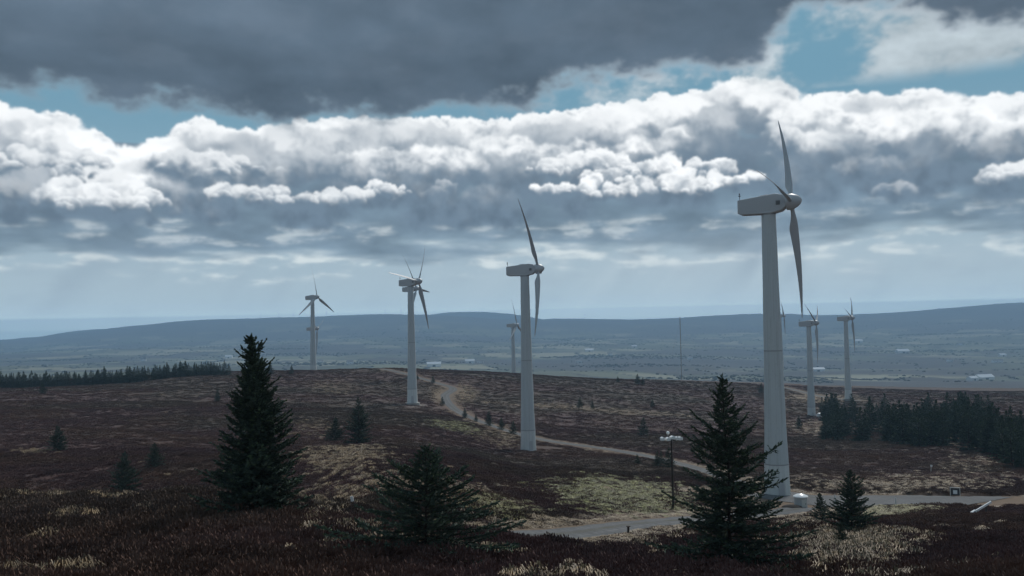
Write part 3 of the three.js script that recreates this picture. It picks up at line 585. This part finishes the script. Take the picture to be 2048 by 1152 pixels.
plant('spruce_tree', { h: 6.75, width: (t, a) => table([[0, 1.75], [0.15, 1.9], [0.3, 1.5], [0.45, 1.2], [0.6, 1.0], [0.75, 0.8], [0.86, 0.62], [0.95, 0.42], [1, 0.12]], t) * (t > 0.8 ? 0.75 + 0.45 * Math.sin(t * 55 + a) : 1 + 0.14 * Math.sin(a * 2 + t * 13)), whorls: 50, per: 12, rise: (t) => 0.25 + 0.6 * t, fine: 0.085, twig: 0.3, brush: 0.032, fuzz: 1, seed: 23, gapy: 0.16, wild: 0.08, curl: 0.5, lean: -0.02 }, [-9.7, -33.4], 1.3, 'dense dark column-shaped spruce with a ragged clumped top on the heather slope');
plant('spruce_tree', { h: 3.15, width: knots([[0, 2.3], [0.15, 2.9], [0.35, 2.3], [0.6, 1.45], [0.8, 0.7], [1, 0.14]]), whorls: 22, per: 8, rise: (t) => 0.06 + 0.62 * t, fine: 0.055, twig: 0.2, brush: 0.022, fuzz: 1, seed: 37, gapy: 0.32, wild: 0.12, curl: 0.5, trunk: 0.02 }, [-2.55, -25.2], 2.2, 'short broad bushy spruce beside the near end of the gravel track');
const small = (seed, h, wd, dense = 1) => ({ h, width: knots([[0, wd * 0.9], [0.2, wd], [0.6, wd * 0.55], [0.85, wd * 0.28], [1, 0.06]]), whorls: Math.round(16 * dense), per: 8, rise: (t) => 0.2 + 0.6 * t, fine: h * 0.024, twig: h * 0.075, brush: h * 0.0085, fuzz: 1, seed, gapy: 0.12, curl: 0.4, trunk: 0.016 });
plant('young_spruce', small(41, 3.7, 1.6, 1.6), [20.3, -54.2], 0.3, 'compact young spruce in front of the gravel hardstanding with a thin dark tip');
plant('young_spruce', small(42, 2.6, 1.0, 1.2), [23.4, -69], 1.0, 'slim pale young spruce beside the compact one at the hardstanding');
plant('young_spruce', small(43, 1.1, 0.4), [14.9, -41.2], 0.5, 'knee-high spruce seedling among the straw-coloured tussocks');
plant('young_spruce', small(44, 4.8, 2.1, 1.3), [-46.9, -107], 0.9, 'young spruce with a pale tip on the moor beside the grassy crest');
plant('young_spruce', small(45, 8.6, 3.2, 1.5), [-30.3, -172.8], 2.0, 'taller dark spruce of the pair on the open moor');
plant('young_spruce', small(46, 5, 2.4, 1.3), [-36.3, -180], 0.2, 'shorter dark spruce of the pair on the open moor');
plant('young_spruce', small(47, 4.5, 2.1, 1.3), [-80.1, -156], 0.6, 'lone dark spruce on the purple moor beside a pale grass patch');
plant('young_spruce', small(48, 3.4, 1.5, 1.2), [-49.9, -123.3], 1.6, 'small dim spruce beside the peat cutting on the moor');
plant('young_spruce', small(49, 4.9, 1.5), [-66, -248], 2.7, 'lone dark spruce on the upper moor behind the column-shaped one');
const SAP = spruce(small(51, 3, 1.15)), sapling = thing('spruce_sapling', 'small dark spruce sapling scattered along the gravel track', 'tree', [27.2, land(27.2, -171.3), -171.3], 0, 'saplings along the track');
part('trunk', SAP.trunk, bark, sapling); part('crown', SAP.crown, needles, sapling);
for (const [x, z, s] of [[-16.5, -295, 1.1], [-8.1, -279, 1.5], [-4.1, -271, 1.2], [-0.5, -260, 1.3], [-12.5, -287, 0.8], [-27.5, -340, 1.1], [29, -169, 1.3], [24, -176, 0.7], [31, -190, 0.8], [-40, -440, 1.2], [-49, -452, 0.9]])
  copyOf(sapling, [x, land(x, z) - 0.05, z], x * 3, 'small dark spruce sapling scattered along the gravel track', 'saplings along the track', s);
for (const [x, z, s] of [[40.3, -279.6, 1.9], [27.6, -375, 1.5], [33, -377, 1.1], [75, -540, 2.2], [79, -545, 1.6], [64, -548, 1.2], [-120, -480, 1.6], [-131, -478, 2.1], [110, -345, 1.6], [62, -400, 1.2], [-100, -300, 1.3], [-175, -330, 1.5], [150, -540, 2]])
  copyOf(sapling, [x, land(x, z) - 0.05, z], x * 2, 'stray dark spruce standing alone on the far open moor', 'stray spruces on the far moor', s);
// plantations: a few grown shapes, set out tree by tree
const coarse = (seed, h, wd) => ({ h, width: knots([[0, wd], [0.3, wd * 0.95], [0.65, wd * 0.62], [0.88, wd * 0.26], [1, 0.08]]), whorls: 16, per: 8, rise: (t) => 0.1 + 0.5 * t, fine: 0.34, twig: 1.2, brush: 0.2, seed, gapy: 0.12, curl: 0.3, trunk: 0.014, twigs: false });
const KINDS = [61, 62, 63, 64].map((s, k) => spruce(coarse(s, 9, 2.3 + 0.3 * k)));
const protos = [];
function plantation(spots, label, group, seed) {
  const r = rng(seed);
  for (const [x, z, h] of spots) {
    const k = Math.floor(r() * 4), y = land(x, z) - 0.1;
    let o = protos[k];
    if (!o) { o = protos[k] = thing('plantation_spruce', label, 'tree', [x, y, z], r() * 6, group); part('trunk', KINDS[k].trunk, bark, o); part('crown', KINDS[k].crown, needles, o); o.scale.setScalar(h / 9); r(); } else copyOf(o, [x, y, z], r() * 6, label, group, h / 9);
  }
}
{
  const r = rng(88), left = [], right = [];
  for (let k = 0; k < 150; k++) {                                  // along the left crest, edge on
    const u = k / 149, row = k % 3, x = lerp(-264, -152, u) + (r() - 0.5) * 2.4, z = lerp(-408, -462, u) - row * 5 - r() * 4;
    left.push([x, z, (5.8 + r() * 2.2 - 1.2 * u) * (r() < 0.08 ? 1.25 : 1)]);
  }
  const FRONT = [[108, -309], [106, -290], [110, -268], [116, -254], [122, -246], [120, -228], [112, -200], [100, -172]];   // its near edge
  for (let k = 0; k < 146; k++) {
    const u = Math.pow(r(), 0.85) * 6.999, i = Math.floor(u), f = u - i, deep = Math.pow(r(), 1.15), m = 0.97 + (i > 4 ? 0.2 : 0.46) * deep;
    right.push([lerp(FRONT[i][0], FRONT[i + 1][0], f) * m + (r() - 0.5) * 6, lerp(FRONT[i][1], FRONT[i + 1][1], f) * m + (r() - 0.5) * 6, (i > 4 ? 6 : 6.5) + r() * 5]);
  }
  plantation(left, 'dark conifer in the long plantation along the left moor crest', 'plantation along the crest', 5);
  plantation(right, 'tall dark conifer in the dense plantation below the turbine pads', 'plantation below the turbines', 6);
}

// ---------------------------------------------------------------- heather, tussock grass, rushes
function blades(n, seed, f) {
  const r = rng(seed), P = [], I = [];
  for (let k = 0; k < n; k++) {
    const { x, z, dx, dz, h, w, bow, tip } = f(r, k), b = P.length / 3, nx = -dz, nz = dx, l = Math.hypot(dx, dz) || 1;
    const wx = nx / l * w, wz = nz / l * w;
    P.push(x - wx, -0.03, z - wz, x + wx, -0.03, z + wz, x + dx * 0.45 + wx * 0.8, h * bow, z + dz * 0.45 + wz * 0.8, x + dx * 0.45 - wx * 0.8, h * bow, z + dz * 0.45 - wz * 0.8, x + dx, h * (tip ?? 1), z + dz);
    I.push(b, b + 1, b + 2, b, b + 2, b + 3, b + 3, b + 2, b + 4);
  }
  const g = new THREE.BufferGeometry(); g.setAttribute('position', new THREE.Float32BufferAttribute(P, 3)); g.setIndex(I); g.computeVertexNormals(); return g;
}
const heatherGeo = (() => {                                         // a low bush of short sprigs
  const r = rng(7), P = [], I = [];
  for (let k = 0; k < 120; k++) {
    const a = r() * 6.28, q = Math.sqrt(r()), x = Math.cos(a) * q * 0.34, z = Math.sin(a) * q * 0.34, y = (0.24 * (1 - q * q) + 0.02) * (0.55 + 0.5 * r()) - 0.03, l = 0.05 + 0.06 * r(), w = 0.011 + 0.012 * r();
    const d = new THREE.Vector3(Math.cos(a) * q + (r() - 0.5), 0.7 + 0.5 * r(), Math.sin(a) * q + (r() - 0.5)).normalize(), n = new THREE.Vector3(r() - 0.5, r() - 0.5, r() - 0.5).cross(d).normalize(), b = P.length / 3;
    P.push(x, y, z, x + d.x * l * 0.5 + n.x * w, y + d.y * l * 0.5 + n.y * w, z + d.z * l * 0.5 + n.z * w, x + d.x * l, y + d.y * l, z + d.z * l, x + d.x * l * 0.5 - n.x * w, y + d.y * l * 0.5 - n.y * w, z + d.z * l * 0.5 - n.z * w);
    I.push(b, b + 1, b + 2, b, b + 2, b + 3);
  }
  const g = new THREE.BufferGeometry(); g.setAttribute('position', new THREE.Float32BufferAttribute(P, 3)); g.setIndex(I); g.computeVertexNormals(); return g;
})();
const tussockGeo = blades(96, 9, (r) => { const a = r() * 6.28, q = Math.sqrt(r()) * 0.1, s = 0.15 + r() * 0.38; return { x: Math.cos(a) * q, z: Math.sin(a) * q, dx: Math.cos(a + 0.9 * r()) * s + 0.1, dz: Math.sin(a + 0.9 * r()) * s + 0.05, h: 0.1 + 0.26 * r() * (1.1 - s), w: 0.007 + 0.009 * r(), bow: 1.1, tip: 0.6 - 0.9 * s }; });
function scatter(name, label, category, geo, material, list) {
  const m = new THREE.InstancedMesh(geo, material, list.length); m.name = name; m.castShadow = m.receiveShadow = true;
  const q = new THREE.Object3D(), c = new THREE.Color();
  list.forEach(([x, z, s, sy, t, r, g, b], k) => { q.position.set(x, land(x, z), z); q.rotation.set(0, t, 0); q.scale.set(s, s * sy, s); q.updateMatrix(); m.setMatrixAt(k, q.matrix); m.setColorAt(k, c.setRGB(r, g, b)); });
  m.userData.kind = 'stuff'; tag(m, label, category); scene.add(m); return m;
}
{
  const r = rng(1234), heather = [], straw = [], green = [];
const bands = [[4, 24, 5000, 1.0], [24, 48, 32000, 1.05], [48, 85, 42000, 1.25], [85, 160, 64000, 1.5], [160, 300, 74000, 2.0], [300, 620, 72000, 2.9]];
  for (const [d0, d1, n, size] of bands) for (let k = 0; k < n; k++) {
    const d = Math.sqrt(lerp(d0 * d0, d1 * d1, r())), s = k % 5 === 0 ? (r() < 0.5 ? -1 : 1) * (0.66 + 0.3 * r()) : -0.66 + 1.32 * r(), x = s * d, z = -d, c = cover(x, z), tr = d > 30 ? toTrack(x, z) : 9;
    if (tr < 0.5 * size || (d > 90 && d < 260 && toBank(x, z) < 1.6) || PADS.some(([px, pz, pr]) => Math.hypot(x - px, z - pz) < pr * 0.45)) continue;
    const tall = (d < 60 ? 1 : d < 160 ? 0.65 : 0.45) * (tr < 3 ? 0.45 : 1), sz = size * (0.65 + 0.7 * r()), t = r() * 6.28, p = r();
    if (p < c.s * 0.8) { const v = 0.45 + 0.75 * r(); straw.push([x, z, sz * (d > 160 ? 0.7 : 1), tall * 0.9, t, 0.26 * v, 0.185 * v, 0.10 * v]); } else if (p < c.s * 0.8 + c.y * 0.9) { const v = 0.7 + 0.5 * r(); green.push([x, z, sz, tall * 0.7, t, 0.23 * v, 0.205 * v, 0.075 * v]); } else if (p < c.s * 0.8 + c.y * 0.9 + c.g * 0.9) { const v = 0.6 + 0.6 * r(), y = r() < 0.35 ? 1.7 : 1; green.push([x, z, sz, tall * 0.75, t, 0.135 * v * y, 0.14 * v * y * 0.93, 0.035 * v * y]); } else {
      const v = (0.85 + 0.3 * r()) * (1 + 0.4 * fbm(x / 5 + 70, z / 5, 3)), n = fbm(x / 25, z / 25, 4), f = sstep(-0.25, 0.2, n), gr = 0.7 * sstep(-0.1, 0.35, fbm(x / 70 + 31, z / 70, 4) + (z < -230 ? 0.12 : -0.1));
      heather.push([x, z, sz * 1.1, tall, t, lerp(lerp(0.112, 0.104, f), 0.096, gr) * v, lerp(lerp(0.060, 0.055, f), 0.071, gr) * v, lerp(lerp(0.042, 0.049, f), 0.050, gr) * v]);
    }
  }
  const white = new THREE.MeshStandardMaterial({ color: 0xffffff, roughness: 1 }), dry = new THREE.MeshStandardMaterial({ color: 0xffffff, roughness: 0.62 });
  scatter('heather', 'brown heather covering the moor', 'heather', heatherGeo, white, heather);
  scatter('tussock_grass', 'straw-coloured tussock grass in patches on the moor', 'grass', tussockGeo, dry, straw);
  scatter('green_grass', 'green and yellow grass below the gravel track', 'grass', tussockGeo, dry, green);
}
// hedges and copses in the vale read as one dark mass
{
  const r = rng(909), list = [], g = new THREE.IcosahedronGeometry(1, 1), P = g.attributes.position;
  for (let k = 0; k < P.count; k++) { const x = P.getX(k), y = P.getY(k), z = P.getZ(k), f = 1 + 0.35 * noise2(x * 2.3 + z, y * 2.3); P.setXYZ(k, x * f, y * f, z * f); }
  g.computeVertexNormals();
  for (let k = 0; k < 60000 && list.length < 9000; k++) {
    const d = lerp(1900, 7000, Math.pow(r(), 0.8)), s = -0.66 + 1.32 * r(), x = s * d, z = -d, wood = fbm(x / 900 + 7, z / 400, 3) > 0.42;
    if (!wood && (hedge(x, z) > 5 || r() < 0.25 || fbm(x / 700, z / 500, 2) < -0.2)) continue;
    const v = 0.7 + 0.6 * r(); list.push([x, z, 2.2 + 3.2 * r() * r() + d / 4000, 0.75, r() * 6, 0.030 * v, 0.036 * v, 0.024 * v]);
  }
  scatter('hedgerow_trees', 'hazy dark hedges and copses in the vale', 'hedgerow', g, new THREE.MeshStandardMaterial({ color: 0xffffff, roughness: 1 }), list);
}

// ---------------------------------------------------------------- small things by the tracks
const whitePaint = std(0.85, 0.85, 0.84, 0.22), cream = std(0.62, 0.62, 0.58, 0.6), wood = std(0.05, 0.038, 0.03, 0.9), slate = std(0.09, 0.09, 0.1, 0.7), glass = std(0.03, 0.035, 0.04, 0.15);
{ // pole with white boxes on its crossed arms
  const x = 15.2, z = -86.8, t = thing('instrument_pole', 'dark pole carrying six white boxes on crossed arms beside the track', 'pole', [x, land(x, z), z], 0.25);
  part('pole', tube([[0, -0.4, 0], [0.02, 3.4, 0], [0, 6.9, 0]], 0.11, 0.075, 10), wood, t);
  part('cross_arm', at(box(2.0, 0.09, 0.09), 0, 6.72, 0), wood, t); part('cross_arm', at(box(0.08, 0.08, 1.7), 0, 6.81, 0), wood, t);
  for (const [bx, by, bz, w] of [[-0.92, 6.92, 0, 0.3], [-0.42, 6.88, 0.12, 0.34], [0.08, 7.0, 0.1, 0.42], [0.52, 6.9, 0.1, 0.3], [0.92, 6.86, 0, 0.34]]) {
    const b = part('white_box', at(rounded([[-w / 2, -0.13], [-w / 2, 0.06], [0, 0.15], [w / 2, 0.06], [w / 2, -0.13]], 0.5, 0.03), bx, by, bz), whitePaint, t);
    part('bracket', at(box(0.06, 0.2, 0.06), bx, 6.74, bz * 0.5), steel, b);
  }
  const top = part('white_box', at(new THREE.SphereGeometry(0.17, 14, 10), -0.1, 7.38, -0.55), whitePaint, t); part('bracket', tube([[-0.1, 6.8, -0.55], [-0.1, 7.3, -0.55]], 0.03, 0.03), steel, top);
}
{ // transformer kiosk at the foot of the first turbine
  const x = 35.6, z = -112, t = thing('transformer_kiosk', 'squat grey kiosk with a bright white cap at the foot of a turbine', 'kiosk', [x, land(x, z) - 0.15, z], 0.2);
  part('body', new THREE.LatheGeometry([[0, 0], [0.84, 0], [0.8, 0.1], [0.8, 1.45], [0.84, 1.5]].map(([a, b]) => new THREE.Vector2(a, b)), 28), std(0.5, 0.51, 0.5, 0.6), t);
  part('cap', new THREE.LatheGeometry([[0.9, 1.47], [0.93, 1.52], [0.88, 1.6], [0.5, 1.8], [0.12, 1.9], [0.001, 1.91]].map(([a, b]) => new THREE.Vector2(a, b)), 28), whitePaint, t);
  const d = part('door', at(box(0.62, 1.05, 0.05), 0, 0.72, 0.78), cream, t); part('handle', at(box(0.04, 0.16, 0.05), 0.22, 0.74, 0.82), darkMetal, d);
  const px = x - 1.6, pz = z + 1.4, m = part('spoil_heap', (() => { const g = new THREE.SphereGeometry(1, 24, 12, 0, 6.283, 0, 1.57), P = g.attributes.position; for (let k = 0; k < P.count; k++) P.setXYZ(k, P.getX(k) * 1.4 * (1 + 0.2 * noise2(P.getX(k) * 3, P.getZ(k) * 3)), P.getY(k) * 0.5, P.getZ(k) * 0.9); g.computeVertexNormals(); return g; })(), std(0.03, 0.024, 0.02, 1), scene);
  m.name = 'peat_heap'; m.position.set(px, land(px, pz) - 0.1, pz); tag(m, 'low dark heap of peat in front of the white-capped kiosk', 'mound');
}
{ // sign beside the hardstanding
  const x = 62.6, z = -127.5, t = thing('warning_sign', 'white square sign on a dark board beside the hardstanding', 'sign', [x, land(x, z), z], -0.42); t.scale.setScalar(0.75);
  const b = part('board', at(box(1.5, 1.35, 0.07), 0, 1.05, 0), darkMetal, t); part('notice', at(box(0.72, 0.72, 0.02), 0, 1.0, 0.05), whitePaint, b);
  for (const s of [-1, 1]) part('post', at(box(0.1, 1.95, 0.1), s * 0.82, 0.83, 0), cream, t);
  part('top_rail', at(box(1.8, 0.1, 0.12), 0, 1.84, 0), cream, t);
}
{ // fallen white barrier
  const x = 46.1, z = -88.6, t = thing('barrier_arm', 'white barrier arm lying tilted at the roadside with a white plate below it', 'barrier', [x, land(x, z) + 0.1, z], 0.2); t.scale.setScalar(0.78);
  part('arm', at(rounded([[-1.35, -0.1], [-1.35, 0.1], [1.35, 0.1], [1.35, -0.1]], 0.2, 0.03), 0.1, 0.95, 0, 0, 0, 0.42), whitePaint, t);
  part('counterweight', at(rounded([[-0.28, -0.16], [-0.28, 0.16], [0.28, 0.16], [0.28, -0.16]], 0.36, 0.04), -1.25, 0.36, 0, 0, 0, 0.42), whitePaint, t);
  part('post', at(box(0.18, 1.2, 0.18), 0.7, 0.5, -0.15), wood, t); part('foot_plate', at(box(1.5, 0.07, 0.8), 0.05, 0.08, 0.45), whitePaint, t);
}
for (const [x, z, h, label] of [[42.4, -119, 1.35, 'thin white marker post on the gravel beside the kiosk'], [44.6, -117.5, 1.25, 'thin white marker post on the gravel behind the slim young spruce'], [47.5, -112, 1.2, 'thin pale marker post on the hardstanding behind the compact spruce']]) {
  const t = thing('marker_post', label, 'post', [x, land(x, z), z], 0.2, 'marker posts by the hardstanding');
  part('post', at(box(0.11, h, 0.09), 0, h / 2 - 0.1, 0), cream, t); part('reflector', at(box(0.09, 0.14, 0.02), 0, h - 0.3, 0.06), whitePaint, t);
}
{
  const x = 81.4, z = -175.2, t = thing('boundary_stake', 'leaning wooden stake with a white plate on the purple moor', 'stake', [x, land(x, z), z], 0);
  part('stake', tube([[0, -0.2, 0], [0.12, 1.3, 0]], 0.06, 0.05, 6), cream, t); part('plate', at(box(0.42, 0.36, 0.03), 0.12, 1.3, 0.06, 0, 0, -0.1), whitePaint, t);
  const sx = 6.2, sz = -50, s = thing('wooden_stump', 'short dark wooden stump post beside the near track', 'post', [sx, land(sx, sz), sz], 0.4);
  part('post', tube([[0, -0.2, 0], [0.02, 0.55, 0]], 0.075, 0.065, 8), wood, s); part('cap', at(box(0.17, 0.04, 0.17), 0.02, 0.57, 0), wood, s);
  const mx = -8, mz = -43.4, m = thing('marker_stake', 'short stake with a white top beside the broad bushy spruce', 'stake', [mx, land(mx, mz), mz], 0);
  part('stake', tube([[0, -0.15, 0], [0, 0.55, 0]], 0.03, 0.025, 6), wood, m); part('white_top', at(box(0.14, 0.24, 0.06), 0.02, 0.55, 0, 0, 0, 0.2), whitePaint, m);
  const bx = 139.5, bz = -408, b = thing('white_tank', 'small round white tank at the foot of the turbine by the plantation', 'tank', [bx, land(bx, bz), bz], 0);
  part('shell', at(new THREE.SphereGeometry(1.25, 20, 14), 0, 1.15, 0), whitePaint, b); part('plinth', new THREE.CylinderGeometry(0.9, 1.0, 0.4, 20).translate(0, 0.12, 0), cream, b);
}
{ // guyed mast beyond the crest
  const x = 0, z = 0, X = 132, Z = -700, t = thing('guyed_mast', 'thin tall guyed mast standing alone beyond the moor crest', 'mast', [X, land(X, Z), Z], 0.3), H = 52, cols = [];
  for (let k = 0; k < 3; k++) { const a = k * 2.094; cols.push(tube([[Math.cos(a) * 0.3, 0, Math.sin(a) * 0.3], [Math.cos(a) * 0.26, H, Math.sin(a) * 0.26]], 0.12, 0.1, 5)); }
  for (let y = 0; y < H; y += 1.6) for (let k = 0; k < 3; k++) { const a = k * 2.094, b = a + 2.094; cols.push(tube([[Math.cos(a) * 0.28, y, Math.sin(a) * 0.28], [Math.cos(b) * 0.28, y + 0.8, Math.sin(b) * 0.28]], 0.05, 0.05, 3)); }
  part('lattice', join(cols), steel, t);
  for (let k = 0; k < 3; k++) { const a = k * 2.094 + 0.5; part('guy_wire', tube([[0, H * 0.95, 0], [Math.cos(a) * 26, 0, Math.sin(a) * 26]], 0.02, 0.02, 3), steel, t); }
  part('aerial', tube([[0, H, 0], [0, H + 2.5, 0]], 0.05, 0.03, 5), steel, t);
}
// white farmhouses and barns in the vale
const roofGeo = new Map();
function farm(x, z, w, h, d, turn, label, sheds, roofMat) {
  const t = thing(sheds ? 'farm_shed' : 'farmhouse', label, 'house', [x, land(x, z) - 0.4, z], turn, 'white farm buildings in the vale'); t.scale.setScalar(1.35);
  const s = new THREE.Shape([[-d / 2, 0], [d / 2, 0], [d / 2, h], [0, h + d * 0.32], [-d / 2, h]].map(([a, b]) => new THREE.Vector2(a, b)));
  part('wall', new THREE.ExtrudeGeometry(s, { depth: w, bevelEnabled: false }).translate(0, 0, -w / 2).rotateY(Math.PI / 2), whitePaint, t);
  const rl = Math.hypot(d / 2, d * 0.32) + 0.5, ra = Math.atan2(d * 0.32, d / 2);
  const roof = part('roof', join([1, -1].map((k) => at(box(w + 0.6, 0.25, rl), 0, h + d * 0.16 + 0.2, k * (d / 4 + 0.1), k * ra))), roofMat, t);
  if (!sheds) { part('chimney', at(box(1, 1.6, 0.8), w / 2 - 0.8, h + d * 0.32 + 0.5, 0), cream, roof); for (const u of [-0.3, 0.3]) part('window', at(box(1.3, 1.5, 0.12), u * w, h * 0.55, d / 2 + 0.02), glass, t); part('door', at(box(1.1, 2.1, 0.12), 0, 1.4, d / 2 + 0.02), slate, t); } else part('door', at(box(w * 0.2, h * 0.7, 0.15), 0, h * 0.38, d / 2 + 0.02), slate, t);
}
const tin = std(0.78, 0.8, 0.82, 0.28);
const FARMS = [[1156, -2188, 34, 5, 15, 0.3, 1], [1081, -2098, 20, 5, 10, 0.5, 1], [1710, -3907, 40, 7, 20, 0.1, 1], [2006, -5175, 42, 8, 22, 0.2, 1], [1668, -3082, 16, 6, 9, 0.2, 0], [1700, -3110, 15, 6, 9, -0.2, 0], [900, -2636, 30, 5, 12, 0.1, 1], [2371, -4715, 18, 6, 10, 0.3, 0], [-230, -2563, 30, 6, 14, 0.15, 1], [366, -4296, 30, 6, 16, 0.1, 1], [427, -3927, 16, 6, 9, 0, 0], [-527, -2863, 15, 6, 9, 0.4, 0], [-120, -3187, 18, 6, 10, 0.2, 0], [-150, -3050, 24, 6, 13, 0.1, 1], [-687, -3153, 15, 6, 9, 0.6, 0], [713, -3591, 16, 6, 9, 0.1, 0], [1548, -3153, 17, 6, 9, 0.5, 0], [-1500, -3600, 16, 6, 9, 0.2, 0], [-1250, -3900, 22, 6, 12, 0.1, 1], [250, -3400, 16, 6, 9, 0.3, 0], [1250, -4300, 18, 6, 10, 0.1, 0], [1980, -3600, 22, 6, 12, 0.2, 1], [640, -4700, 20, 6, 11, 0, 1], [-480, -4300, 20, 6, 11, 0.2, 0]];
for (const [x, z, w, h, d, a, sh] of FARMS) farm(x, z, w, h, d, a, sh ? 'long white farm shed with a bright roof in the hazy vale' : 'small white farmhouse with a slate roof in the hazy vale', !!sh, sh ? tin : slate);

// ---------------------------------------------------------------- air
scene.fog = new THREE.FogExp2(new THREE.Color().setRGB(0.45, 0.72, 1.0), 0.00017);
shade(scene);
renderer.render(scene, camera);
